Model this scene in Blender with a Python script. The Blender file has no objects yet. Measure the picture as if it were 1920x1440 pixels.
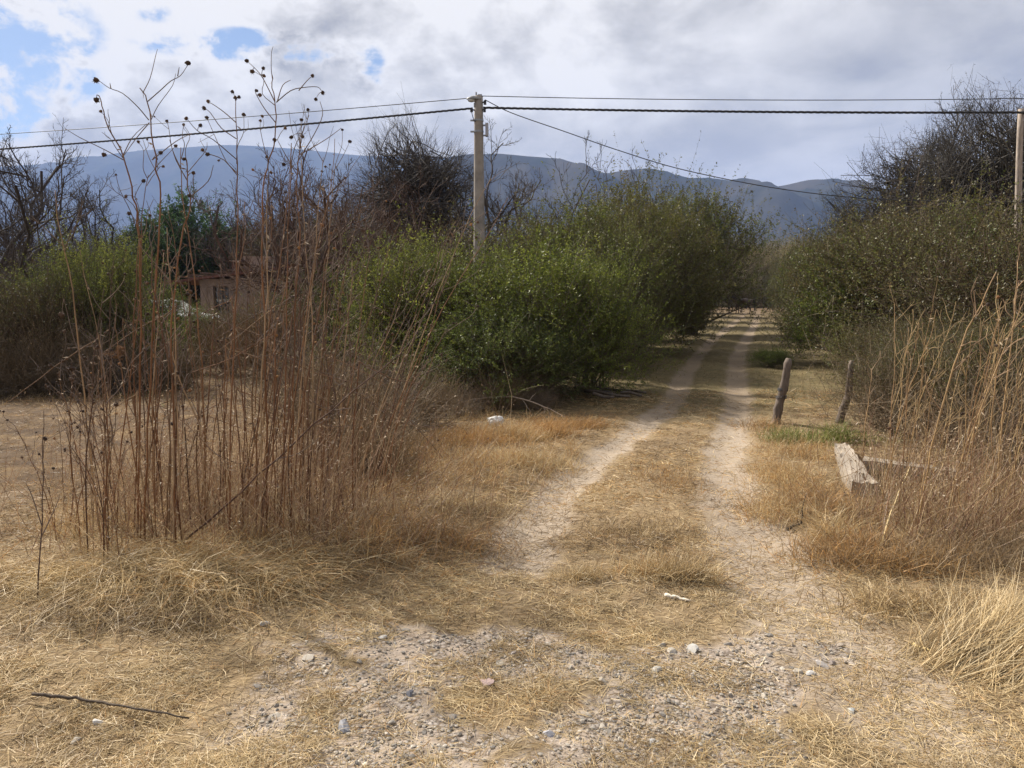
import bpy, bmesh, math
import numpy as np
from mathutils import Vector, Matrix

sc = bpy.context.scene
COL = sc.collection
rad = math.radians

# ------------------------------------------------------------------ camera
HC = 1.65                       # eye height
F = 1423.0                      # focal length in photo pixels (1920 wide)
PITCH = rad(6.6)
cam_d = bpy.data.cameras.new('camera'); cam = bpy.data.objects.new('camera', cam_d)
COL.objects.link(cam); sc.camera = cam
cam_d.sensor_width = 36.0; cam_d.lens = 36.0 * F / 1920.0
cam_d.clip_start = 0.05; cam_d.clip_end = 60000
cam.location = (0, 0, HC); cam.rotation_euler = (math.pi / 2 - PITCH, 0, 0)

# ------------------------------------------------------------------ sun, sky, exposure
SUN_AZ, SUN_EL = rad(-46), rad(40)
SUN = Vector((math.sin(SUN_AZ) * math.cos(SUN_EL), math.cos(SUN_AZ) * math.cos(SUN_EL), math.sin(SUN_EL)))
sun_d = bpy.data.lights.new('sun', 'SUN'); sun = bpy.data.objects.new('sun', sun_d); COL.objects.link(sun)
sun_d.energy = 5.0; sun_d.angle = rad(2.0); sun_d.color = (1.0, 0.93, 0.82)
sun.rotation_euler = SUN.to_track_quat('Z', 'Y').to_euler()
sun.location = (0, 0, 30)
vs = sc.view_settings
vs.view_transform = 'Standard'; vs.look = 'None'; vs.gamma = 1.0; vs.exposure = 0.95
vs.use_curve_mapping = False


class NT:
    """little node-tree writer"""
    def __init__(self, tree):
        self.t = tree; tree.nodes.clear()

    def n(self, typ, ins=None, **props):
        nd = self.t.nodes.new(typ)
        for k, v in props.items():
            setattr(nd, k, v)
        for k, v in (ins or {}).items():
            s = nd.inputs[k]
            if hasattr(v, 'is_output') or isinstance(v, bpy.types.NodeSocket):
                self.t.links.new(v, s)
            else:
                s.default_value = v
        return nd

    def math(self, op, a, b=None, c=None, clamp=False):
        nd = self.t.nodes.new('ShaderNodeMath'); nd.operation = op; nd.use_clamp = clamp
        for i, v in enumerate((a, b, c)):
            if v is None: continue
            if isinstance(v, bpy.types.NodeSocket): self.t.links.new(v, nd.inputs[i])
            else: nd.inputs[i].default_value = v
        return nd.outputs[0]

    def ramp(self, fac, stops, interp='LINEAR'):
        nd = self.t.nodes.new('ShaderNodeValToRGB'); cr = nd.color_ramp; cr.interpolation = interp
        while len(cr.elements) < len(stops): cr.elements.new(0.5)
        for e, (p, c) in zip(cr.elements, stops):
            e.position = p; e.color = (c[0], c[1], c[2], 1) if len(c) == 3 else c
        self.t.links.new(fac, nd.inputs[0]); return nd.outputs[0]

    def smooth(self, v, lo, hi):
        nd = self.t.nodes.new('ShaderNodeMapRange'); nd.interpolation_type = 'SMOOTHSTEP'
        self.t.links.new(v, nd.inputs[0]); nd.inputs[1].default_value = lo; nd.inputs[2].default_value = hi
        return nd.outputs[0]

    def mix(self, fac, a, b, blend='MIX'):
        nd = self.t.nodes.new('ShaderNodeMix'); nd.data_type = 'RGBA'; nd.blend_type = blend
        for i, v in ((0, fac), (6, a), (7, b)):
            if isinstance(v, bpy.types.NodeSocket): self.t.links.new(v, nd.inputs[i])
            else: nd.inputs[i].default_value = v if i == 0 else (v[0], v[1], v[2], 1)
        return nd.outputs[2]

    def noise(self, vec, scale, detail=5, rough=0.55, dist=0.0, out='Fac'):
        nd = self.n('ShaderNodeTexNoise', {'Scale': scale, 'Detail': detail, 'Roughness': rough, 'Distortion': dist})
        if vec is not None: self.t.links.new(vec, nd.inputs['Vector'])
        return nd.outputs[out]


def photo_dir(px, py):
    v = Vector(((px - 960) / F, 1.0, 0)) ; up = (720 - py) / F
    c, s = math.cos(PITCH), math.sin(PITCH)
    return Vector((v.x, c + up * s, -s + up * c))


world = bpy.data.worlds.new('World'); sc.world = world; world.use_nodes = True
w = NT(world.node_tree)
sky = w.n('ShaderNodeTexSky', sky_type='NISHITA', sun_disc=False, sun_elevation=SUN_EL, sun_rotation=SUN_AZ % (2 * math.pi),
          air_density=1.0, dust_density=0.6, ozone_density=1.5, altitude=1100)
skyc = w.mix(1.0, sky.outputs[0], (0.058, 0.058, 0.058), 'MULTIPLY')
gen = w.n('ShaderNodeTexCoord').outputs['Generated']
sx = w.n('ShaderNodeSeparateXYZ', {0: gen})
X, Y, Z = sx.outputs
zz = w.math('ADD', w.math('MAXIMUM', Z, 0.0), 0.16)
pv = w.n('ShaderNodeCombineXYZ', {0: w.math('DIVIDE', X, zz), 1: w.math('DIVIDE', Y, zz), 2: 0.37}).outputs[0]
fb_big = w.noise(pv, 0.75, 6, 0.52, 0.25)            # cloud banks
fb_mid = w.noise(pv, 2.1, 8, 0.55, 0.35)             # billows
fb_dir = w.noise(w.n('ShaderNodeMapping', {0: gen, 3: (1, 1, 1.7)}).outputs[0], 5.0, 7, 0.58, 0.3)   # heaped clouds
fb_edge = w.noise(w.n('ShaderNodeMapping', {0: gen, 3: (1, 1, 1.4)}).outputs[0], 16.0, 6, 0.62, 0.2)  # ragged edges
# openings of blue between the clouds (positions in the sky, world directions)
yy = w.math('MAXIMUM', Y, 0.05)
gu, gv = w.math('DIVIDE', X, yy), w.math('DIVIDE', Z, yy)
gap = None
for (px, py, a, b, amp) in ((5, 110, 0.095, 0.080, 0.90), (450, 84, 0.110, 0.017, 0.66), (560, 106, 0.065, 0.013, 0.62), (690, 128, 0.022, 0.036, 0.46),
                            (80, 30, 0.030, 0.018, 0.55), (140, 165, 0.035, 0.010, 0.62), (285, 25, 0.030, 0.012, 0.5), (-120, 60, 0.10, 0.08, 0.9)):
    d = photo_dir(px, py); u0, v0 = d.x / d.y, d.z / d.y
    e1 = w.math('POWER', w.math('DIVIDE', w.math('SUBTRACT', gu, u0), a), 2.0)
    e2 = w.math('POWER', w.math('DIVIDE', w.math('SUBTRACT', gv, v0), b), 2.0)
    g = w.math('MULTIPLY', w.math('POWER', 2.718, w.math('MULTIPLY', w.math('ADD', e1, e2), -0.7)), amp)
    gap = g if gap is None else w.math('MAXIMUM', gap, g)
gap = w.math('MAXIMUM', gap, w.math('MULTIPLY', w.smooth(fb_big, 0.69, 0.80), 0.7))   # the same kind of openings anywhere else in the sky
rag = w.math('ADD', w.math('MULTIPLY', w.math('SUBTRACT', fb_dir, 0.5), 2.4), w.math('MULTIPLY', w.math('SUBTRACT', fb_edge, 0.5), 4.4))
gap = w.math('ADD', gap, w.math('MULTIPLY', rag, w.smooth(gap, 0.02, 0.45)))
cover = w.math('SUBTRACT', 1.0, w.smooth(gap, 0.34, 1.0))
# cloud brightness: brighter towards the sun, grey undersides
sd = w.n('ShaderNodeVectorMath', {0: gen, 1: SUN}, operation='DOT_PRODUCT').outputs['Value']
tow = w.smooth(sd, 0.34, 0.92)
edge = w.smooth(gap, -0.15, 0.50)
br = w.math('ADD', w.math('MULTIPLY', w.smooth(fb_mid, 0.38, 0.62), 0.30), w.math('MULTIPLY', w.smooth(fb_big, 0.36, 0.62), 0.20))
br = w.math('ADD', br, w.math('MULTIPLY', tow, 0.50))
br = w.math('ADD', br, w.math('MULTIPLY', w.math('MULTIPLY', edge, w.math('ADD', tow, 0.15)), 0.26))
br = w.math('ADD', br, w.math('MULTIPLY', w.math('MULTIPLY', w.math('SUBTRACT', fb_dir, 0.5), w.math('ADD', tow, 0.45)), 2.2))
br = w.math('ADD', br, w.math('MULTIPLY', w.math('MULTIPLY', w.math('SUBTRACT', fb_edge, 0.5), w.math('ADD', tow, 0.12)), 1.3))
cl = w.ramp(br, [(0.0, (0.205, 0.196, 0.188)), (0.22, (0.285, 0.270, 0.248)), (0.45, (0.37, 0.352, 0.325)), (0.85, (0.55, 0.528, 0.495))])
low = w.smooth(Z, 0.03, 0.24)
cl = w.mix(low, w.mix(0.7, cl, (0.40, 0.352, 0.29)), cl)
skyall = w.mix(cover, skyc, cl)
bg = w.n('ShaderNodeBackground', {0: skyall, 1: 1.0})
w.n('ShaderNodeOutputWorld', {0: bg.outputs[0]})

sc.render.engine = 'CYCLES'
cy = sc.cycles
cy.use_denoising = True
cy.max_bounces = 4; cy.diffuse_bounces = 1; cy.glossy_bounces = 2; cy.transmission_bounces = 3; cy.transparent_max_bounces = 4
cy.volume_bounces = 1
world.cycles.sampling_method = 'NONE'
try: cy.denoiser = 'OPENIMAGEDENOISE'
except Exception: pass

# ------------------------------------------------------------------ pixel <-> place helpers
def at(px, py, yd):
    """the point at ground distance yd (metres ahead) seen at photo pixel px, py"""
    d = photo_dir(px, py); return Vector((0, 0, HC)) + d * (yd / d.y)

def gp(px, py):
    d = photo_dir(px, py); t = HC / -d.z; return Vector((d.x * t, d.y * t, 0))

def pw(n, yd):                     # n photo pixels in metres at distance yd
    return n * yd / F

# ------------------------------------------------------------------ numpy noise
def _hash(ix, iy, s):
    h = (ix.astype(np.int64) * 374761393 + iy.astype(np.int64) * 668265263 + s * 1442695041) & 0xFFFFFFFF
    h = ((h ^ (h >> 13)) * 1274126177) & 0xFFFFFFFF
    h = h ^ (h >> 16)
    return (h & 0xFFFFFF) / float(0xFFFFFF)

def vnoise(x, y, s=0):
    x = np.asarray(x, float); y = np.asarray(y, float)
    ix, iy = np.floor(x), np.floor(y); fx, fy = x - ix, y - iy
    fx = fx * fx * (3 - 2 * fx); fy = fy * fy * (3 - 2 * fy)
    a = _hash(ix, iy, s); b = _hash(ix + 1, iy, s); c = _hash(ix, iy + 1, s); d = _hash(ix + 1, iy + 1, s)
    return (a * (1 - fx) + b * fx) * (1 - fy) + (c * (1 - fx) + d * fx) * fy

def fbm(x, y, s=0, o=4):
    v = 0; a = 0.5; t = 0
    for i in range(o):
        v = v + a * vnoise(x * 2 ** i, y * 2 ** i, s + i); t += a; a *= 0.5
    return v / t

# ------------------------------------------------------------------ mesh builder
class MB:
    def __init__(self): self.v = []; self.f = []; self.c = []; self.n = 0

    def add(self, v, faces, col):
        v = np.asarray(v, np.float32).reshape(-1, 3)
        col = np.asarray(col, np.float32)
        if col.ndim == 1: col = np.tile(col, (len(v), 1))
        self.v.append(v); self.c.append(col.reshape(-1, 3))
        for fa in faces:
            self.f.append(np.asarray(fa, np.int32) + self.n)
        self.n += len(v)

    def mesh(self, name, mat, smooth=True):
        V = np.concatenate(self.v); C = np.concatenate(self.c)
        me = bpy.data.meshes.new(name)
        me.vertices.add(len(V)); me.vertices.foreach_set('co', V.ravel())
        idx = np.concatenate([f.ravel() for f in self.f])
        tot = np.concatenate([np.full(len(f), f.shape[1], np.int32) for f in self.f])
        start = np.concatenate([[0], np.cumsum(tot)[:-1]]).astype(np.int32)
        me.loops.add(len(idx)); me.loops.foreach_set('vertex_index', idx)
        me.polygons.add(len(tot)); me.polygons.foreach_set('loop_start', start)
        me.polygons.foreach_set('use_smooth', np.full(len(tot), smooth, bool))
        me.update(calc_edges=True)
        ca = me.color_attributes.new('Col', 'FLOAT_COLOR', 'POINT')
        ca.data.foreach_set('color', np.concatenate([C, np.ones((len(C), 1), np.float32)], 1).ravel())
        if mat: me.materials.append(mat)
        return me

    # --- shapes -----------------------------------------------------------
    def tubes(self, P, R, S, col, rng, cap=False):
        P = np.asarray(P, float); R = np.asarray(R, float)
        B, K, _ = P.shape
        if R.ndim == 1: R = np.tile(R, (B, 1))
        T = np.gradient(P, axis=1); T /= np.linalg.norm(T, axis=2, keepdims=True) + 1e-9
        m = T.mean(1); ref = np.zeros((B, 3)); k = np.argmin(np.abs(m), 1); ref[np.arange(B), k] = 1
        N = np.cross(T, ref[:, None, :]); N /= np.linalg.norm(N, axis=2, keepdims=True) + 1e-9
        Bn = np.cross(T, N)
        a = np.arange(S) * 2 * np.pi / S
        ring = P[:, :, None, :] + R[:, :, None, None] * (np.cos(a)[None, None, :, None] * N[:, :, None, :] + np.sin(a)[None, None, :, None] * Bn[:, :, None, :])
        col = np.asarray(col, float)
        if col.ndim == 1: col = np.tile(col, (B, 1))
        if col.ndim == 2: col = np.repeat(col[:, None, :], K, 1)
        C = np.repeat(col[:, :, None, :], S, 2)
        b = np.arange(B)[:, None, None] * K * S; kk = np.arange(K - 1)[None, :, None] * S; ss = np.arange(S)[None, None, :]; s2 = (ss + 1) % S
        q = np.stack([b + kk + ss, b + kk + s2, b + kk + S + s2, b + kk + S + ss], -1).reshape(-1, 4)
        fs = [q]
        if cap:
            fs.append((np.arange(B)[:, None] * K * S + (K - 1) * S + np.arange(S)[None, :]))
            fs.append((np.arange(B)[:, None] * K * S + np.arange(S)[None, ::-1]))
        self.add(ring.reshape(-1, 3), fs, C.reshape(-1, 3))

    def ribbons(self, P, W, side, col):
        P = np.asarray(P, float); B, K, _ = P.shape
        W = np.asarray(W, float)
        if W.ndim == 1: W = np.tile(W, (B, 1))
        off = side[:, None, :] * W[:, :, None] * 0.5
        V = np.stack([P - off, P + off], 2)
        col = np.asarray(col, float)
        if col.ndim == 1: col = np.tile(col, (B, 1))
        if col.ndim == 2: col = np.repeat(col[:, None, :], K, 1)
        C = np.repeat(col[:, :, None, :], 2, 2)
        b = np.arange(B)[:, None] * K * 2; kk = np.arange(K - 1)[None, :] * 2
        q = np.stack([b + kk, b + kk + 1, b + kk + 3, b + kk + 2], -1).reshape(-1, 4)
        self.add(V.reshape(-1, 3), [q], C.reshape(-1, 3))

    def leaves(self, P, D, N, L, W, col):
        """folded diamond leaves"""
        D = D / (np.linalg.norm(D, axis=1, keepdims=True) + 1e-9)
        S = np.cross(D, N); S /= np.linalg.norm(S, axis=1, keepdims=True) + 1e-9
        L = np.broadcast_to(L, (len(P),))[:, None]; W = np.broadcast_to(W, (len(P),))[:, None]
        mid = P + D * L * 0.45
        V = np.stack([P, mid - S * W * .5, P + D * L, mid + S * W * .5], 1)
        q = np.arange(len(P))[:, None] * 4 + np.arange(4)[None, :]
        self.add(V.reshape(-1, 3), [q], np.repeat(np.asarray(col, float)[:, None, :], 4, 1).reshape(-1, 3))


def rdir(rng, n):
    v = rng.normal(size=(n, 3)); return v / np.linalg.norm(v, axis=1, keepdims=True)

def unit(v): return v / (np.linalg.norm(v, axis=-1, keepdims=True) + 1e-9)

def pick(rng, cols, n, jit=0.12):
    cols = np.asarray(cols, float); c = cols[rng.integers(0, len(cols), n)]
    return c * (1 + jit * rng.normal(size=(n, 1))).clip(0.5, 1.6)

# ------------------------------------------------------------------ materials
def material(name, fn):
    m = bpy.data.materials.new(name); m.use_nodes = True
    fn(NT(m.node_tree)); return m

def leafy(trans=0.3, rough=0.75, tint=True, jitter=0.25):
    def fn(t):
        c = t.n('ShaderNodeAttribute', attribute_name='Col').outputs['Color']
        if tint:
            oi = t.n('ShaderNodeObjectInfo')
            c = t.mix(1.0, c, oi.outputs['Color'], 'MULTIPLY')
        if jitter:
            geo = t.n('ShaderNodeTexCoord').outputs['Object']
            nz = t.noise(geo, 1.6, 3, 0.6)
            c = t.mix(1.0, c, t.ramp(nz, [(0.3, (1 - jitter,) * 3), (0.7, (1 + jitter, 1 + jitter, 1 + jitter * 0.7))]), 'MULTIPLY')
        d = t.n('ShaderNodeBsdfDiffuse', {'Color': c}).outputs[0]
        tr = t.n('ShaderNodeBsdfTranslucent', {'Color': c}).outputs[0]
        s = t.n('ShaderNodeMixShader', {0: trans, 1: d, 2: tr}).outputs[0]
        g = t.n('ShaderNodeBsdfGlossy', {'Color': (1, 1, 1, 1), 'Roughness': 0.45}).outputs[0]
        s = t.n('ShaderNodeMixShader', {0: 0.02, 1: s, 2: g}).outputs[0]
        t.n('ShaderNodeOutputMaterial', {0: s})
    return fn

def woody(scale=18, rough=0.9, tint=False, amp=0.35, bump=0.3):
    def fn(t):
        c = t.n('ShaderNodeAttribute', attribute_name='Col').outputs['Color']
        if tint:
            c = t.mix(1.0, c, t.n('ShaderNodeObjectInfo').outputs['Color'], 'MULTIPLY')
        geo = t.n('ShaderNodeTexCoord').outputs['Object']
        mp = t.n('ShaderNodeMapping', {0: geo, 3: (1, 1, 0.25)}).outputs[0]
        nz = t.noise(mp, scale, 6, 0.65)
        c = t.mix(1.0, c, t.ramp(nz, [(0.25, (1 - amp,) * 3), (0.75, (1 + amp,) * 3)]), 'MULTIPLY')
        b = t.n('ShaderNodeBump', {'Strength': bump, 'Distance': 0.01, 'Height': nz}).outputs[0]
        p = t.n('ShaderNodeBsdfPrincipled', {'Base Color': c, 'Roughness': rough, 'Normal': b, 'Specular IOR Level': 0.25})
        t.n('ShaderNodeOutputMaterial', {0: p.outputs[0]})
    return fn

def solid(col, rough=0.6, amp=0.15, scale=8, metal=0.0, bump=0.0, col2=None, spec=0.4):
    def fn(t):
        geo = t.n('ShaderNodeTexCoord').outputs['Object']
        nz = t.noise(geo, scale, 7, 0.6)
        c2 = col2 or tuple(x * (1 - amp) for x in col)
        c = t.ramp(nz, [(0.32, c2), (0.68, tuple(x * (1 + amp * .6) for x in col))])
        ins = {'Base Color': c, 'Roughness': rough, 'Metallic': metal, 'Specular IOR Level': spec}
        if bump: ins['Normal'] = t.n('ShaderNodeBump', {'Strength': bump, 'Distance': 0.02, 'Height': t.noise(geo, scale * 6, 5, 0.7)}).outputs[0]
        p = t.n('ShaderNodeBsdfPrincipled', ins); t.n('ShaderNodeOutputMaterial', {0: p.outputs[0]})
    return fn

M = {}
M['leaf'] = material('foliage', leafy(0.38))
M['needle'] = material('evergreen_foliage', leafy(0.15))
M['grass'] = material('dry_grass', leafy(0.25, tint=False, jitter=0.18))
M['bark'] = material('bark', woody(14, tint=True))
M['stalk'] = material('dry_stalk', woody(40, amp=0.3, bump=0.15))
M['head'] = material('seed_head', woody(120, amp=0.4))
M['wood'] = material('weathered_wood', woody(30, amp=0.45, bump=0.6))
M['stone'] = material('stone', woody(22, rough=0.85, amp=0.22, bump=0.25, tint=True))
M['gravel'] = material('gravel', woody(30, rough=0.9, amp=0.2))
M['concrete'] = material('concrete', solid((0.33, 0.28, 0.225), 0.9, 0.3, 3.0, bump=0.5))
M['poleconc'] = material('pole_concrete', solid((0.31, 0.275, 0.24), 0.9, 0.3, 4.0, bump=0.35))
M['cable'] = material('cable', solid((0.035, 0.035, 0.04), 0.6))
M['metal'] = material('galvanised_metal', solid((0.30, 0.31, 0.32), 0.45, metal=0.7))
M['lampgrey'] = material('lamp_paint', solid((0.26, 0.27, 0.28), 0.5))
M['glass'] = material('lamp_glass', solid((0.55, 0.56, 0.55), 0.15))
M['box'] = material('box_paint', solid((0.34, 0.34, 0.37), 0.55))
M['plaster'] = material('plaster', solid((0.27, 0.20, 0.16), 0.9, 0.4, 2.5, bump=0.2))
M['redroof'] = material('red_roof', solid((0.13, 0.055, 0.042), 0.85, 0.45, 5))
M['dark'] = material('dark_interior', solid((0.015, 0.014, 0.013), 0.9))
M['frame'] = material('window_frame', solid((0.10, 0.07, 0.05), 0.7))
M['carwhite'] = material('car_paint', solid((0.62, 0.63, 0.63), 0.25, 0.03))
M['carglass'] = material('car_glass', solid((0.05, 0.055, 0.06), 0.05, 0.02, spec=0.8))
M['tyre'] = material('tyre_rubber', solid((0.02, 0.02, 0.02), 0.9))
M['hide'] = material('bay_hide', solid((0.048, 0.020, 0.013), 0.5, 0.3, 3))
M['hidedark'] = material('dark_hide', solid((0.032, 0.020, 0.015), 0.5, 0.3, 3))
M['hair'] = material('horse_hair', solid((0.008, 0.007, 0.007), 0.6))
M['bag'] = material('white_plastic_and_glare', solid((0.75, 0.75, 0.73), 0.5, 0.06))
M['cut'] = material('cut_wood', solid((0.27, 0.125, 0.05), 0.9, 0.45, 12))

# ------------------------------------------------------------------ scene-object helpers
def obj(name, me, parent=None, loc=None):
    o = bpy.data.objects.new(name, me); COL.objects.link(o)
    if parent is not None: o.parent = parent
    if loc is not None: o.location = loc
    return o

def tag(o, label=None, cat=None, group=None, kind=None):
    if label: o['label'] = label
    if cat: o['category'] = cat
    if group: o['group'] = group
    if kind: o['kind'] = kind
    return o

def empty(name, loc, rz=0):
    o = obj(name, None, None, loc); o.rotation_euler = (0, 0, rz); o.empty_display_size = 0.1
    return o

def bm_obj(name, bm, mat, parent=None, smooth=False, col=None, loc=None):
    me = bpy.data.meshes.new(name); bm.to_mesh(me); bm.free()
    me.materials.append(mat)
    if smooth: me.polygons.foreach_set('use_smooth', np.ones(len(me.polygons), bool))
    if col is not None:
        ca = me.color_attributes.new('Col', 'FLOAT_COLOR', 'POINT')
        ca.data.foreach_set('color', np.tile(np.array([*col, 1], np.float32), len(me.vertices)))
    return obj(name, me, parent, loc)

def bx(bm, c, s, rot=None):
    m = Matrix.Translation(Vector(c))
    if rot is not None: m = m @ rot.to_4x4()
    m = m @ Matrix.Diagonal((s[0], s[1], s[2], 1))
    return bmesh.ops.create_cube(bm, size=1.0, matrix=m)['verts']

def bevel(bm, w, seg=2):
    bmesh.ops.bevel(bm, geom=list(bm.edges), offset=w, segments=seg, profile=0.6, affect='EDGES', clamp_overlap=True)

def cyl(bm, p0, p1, r0, r1, seg=12):
    p0, p1 = Vector(p0), Vector(p1); d = p1 - p0
    m = Matrix.Translation((p0 + p1) / 2) @ d.to_track_quat('Z', 'Y').to_matrix().to_4x4()
    return bmesh.ops.create_cone(bm, cap_ends=True, cap_tris=False, segments=seg, radius1=r0, radius2=r1, depth=d.length, matrix=m)['verts']

# ================================================================== TERRAIN
def poly_dist(x, y, pts):
    best = np.full(np.shape(x), 1e9)
    for (a, b) in zip(pts[:-1], pts[1:]):
        dx, dy = b[0] - a[0], b[1] - a[1]; l2 = dx * dx + dy * dy
        t = np.clip(((x - a[0]) * dx + (y - a[1]) * dy) / l2, 0, 1)
        best = np.minimum(best, np.hypot(x - a[0] - t * dx, y - a[1] - t * dy))
    return best

def smoothline(pts, n=6):
    P = [np.array(p) for p in pts]; P = [2 * P[0] - P[1]] + P + [2 * P[-1] - P[-2]]
    out = []
    for i in range(1, len(P) - 2):
        for k in range(n):
            t = k / n
            out.append(0.5 * ((2 * P[i]) + (-P[i - 1] + P[i + 1]) * t + (2 * P[i - 1] - 5 * P[i] + 4 * P[i + 1] - P[i + 2]) * t * t + (-P[i - 1] + 3 * P[i] - 3 * P[i + 1] + P[i + 2]) * t ** 3))
    out.append(P[-2]); return out

RUT_L = smoothline([tuple(gp(*p))[:2] for p in ((965, 1055), (1010, 975), (1105, 872), (1195, 803), (1258, 755), (1285, 702), (1318, 656), (1352, 624), (1385, 598), (1400, 583), (1408, 575))])
RUT_R = smoothline([tuple(gp(*p))[:2] for p in ((1720, 1330), (1590, 1220), (1490, 1130), (1440, 1040), (1385, 950), (1358, 870), (1372, 800), (1386, 750), (1380, 700), (1388, 655), (1406, 625), (1418, 600), (1422, 583), (1424, 575))])
MID = [((a[0] + b[0]) / 2, (a[1] + b[1]) / 2) for a, b in zip(RUT_L, RUT_R[:len(RUT_L)])]

def masks(x, y):
    n1 = fbm(x * 1.3, y * 1.3, 11); n2 = fbm(x * 4.0, y * 4.0, 23)
    wob = (n2 - 0.5) * 0.22
    dl = poly_dist(x, y, RUT_L); dr = poly_dist(x, y, RUT_R)
    near = np.clip((7.5 - y) / 2.5, 0, 1)
    wl, wr = 0.23 + 0.04 * near, 0.25 + 0.15 * near
    rut = np.maximum(np.exp(-((dl + wob) / wl) ** 2), np.exp(-((dr + wob) / wr) ** 2))
    g = np.exp(-(((x - 0.42) / 1.55) ** 4 + ((y - 3.05) / 0.72) ** 4)) * np.clip((n1 - 0.26) * 3.2, 0, 1.0) * np.clip((n2 - 0.13) * 3.0, 0, 1.0)
    g = np.maximum(g, 0.9 * np.exp(-(((x - 0.1) / 0.9) ** 2 + ((y - 3.35) / 0.35) ** 2)) * np.clip((n2 - .2) * 2.2, 0, 1))
    g = np.maximum(g, np.exp(-(((x - 0.9) / 0.55) ** 2 + ((y - 3.3) / 0.25) ** 2)) * np.clip((n2 - .25) * 2.2, 0, 1))
    return rut, np.clip(g, 0, 1)

def height(x, y):
    x = np.asarray(x, float); y = np.asarray(y, float)
    rut, g = masks(x, y)
    z = 0.09 * (fbm(x * 0.55, y * 0.55, 3) - 0.5) + 0.035 * (fbm(x * 2.3, y * 2.3, 5) - 0.5)
    z = z + (1 - rut) * (1 - g) * 0.04 * (fbm(x * 9, y * 9, 7, 3) - 0.35)
    z = z - 0.05 * rut + 0.018 * g * (fbm(x * 14, y * 14, 9, 3) - 0.5)
    z = z + 0.10 * np.exp(-(((x + 1.6) / 1.3) ** 2 + ((y - 4.9) / 1.0) ** 2))
    z = z - 0.26 * np.exp(-(((x - 3.55) / 0.55) ** 2 + ((y - 6.2) / 1.0) ** 2))
    return z

def hz(x, y): return float(height(np.array([x]), np.array([y]))[0])

def ground_pt(px, py):
    p = gp(px, py)
    for _ in range(2):
        z = hz(p.x, p.y); d = photo_dir(px, py); t = (HC - z) / -d.z; p = Vector((d.x * t, d.y * t, z))
    p.z = hz(p.x, p.y); return p

rr = np.concatenate([np.geomspace(0.5, 1.9, 14)[:-1], np.geomspace(1.9, 13, 230)[:-1], np.geomspace(13, 120, 70)[:-1], np.geomspace(120, 9000, 26)])
az = np.concatenate([np.linspace(-44, 44, 380), np.linspace(44, 316, 100)[1:-1]]) * np.pi / 180
na, nr = len(az), len(rr)
RR, AZ = np.meshgrid(rr, az, indexing='ij')
GX, GY = RR * np.sin(AZ), RR * np.cos(AZ)
GZ = height(GX, GY)
far = np.clip((RR - 90) / 600, 0, 1); GZ = GZ * (1 - far)
rutm, gravm = masks(GX, GY)
kinds = np.zeros((nr, na), int)
ctr = poly_dist(GX, GY, MID)
kinds[(ctr < 1.25 + 0.25 * (fbm(GX, GY, 77) - .5)) & (GY > 4.6) & (GY < 100)] = 1
kinds[(kinds == 0) & (gravm > 0.22) & (GY < 4.6)] = 2

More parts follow.
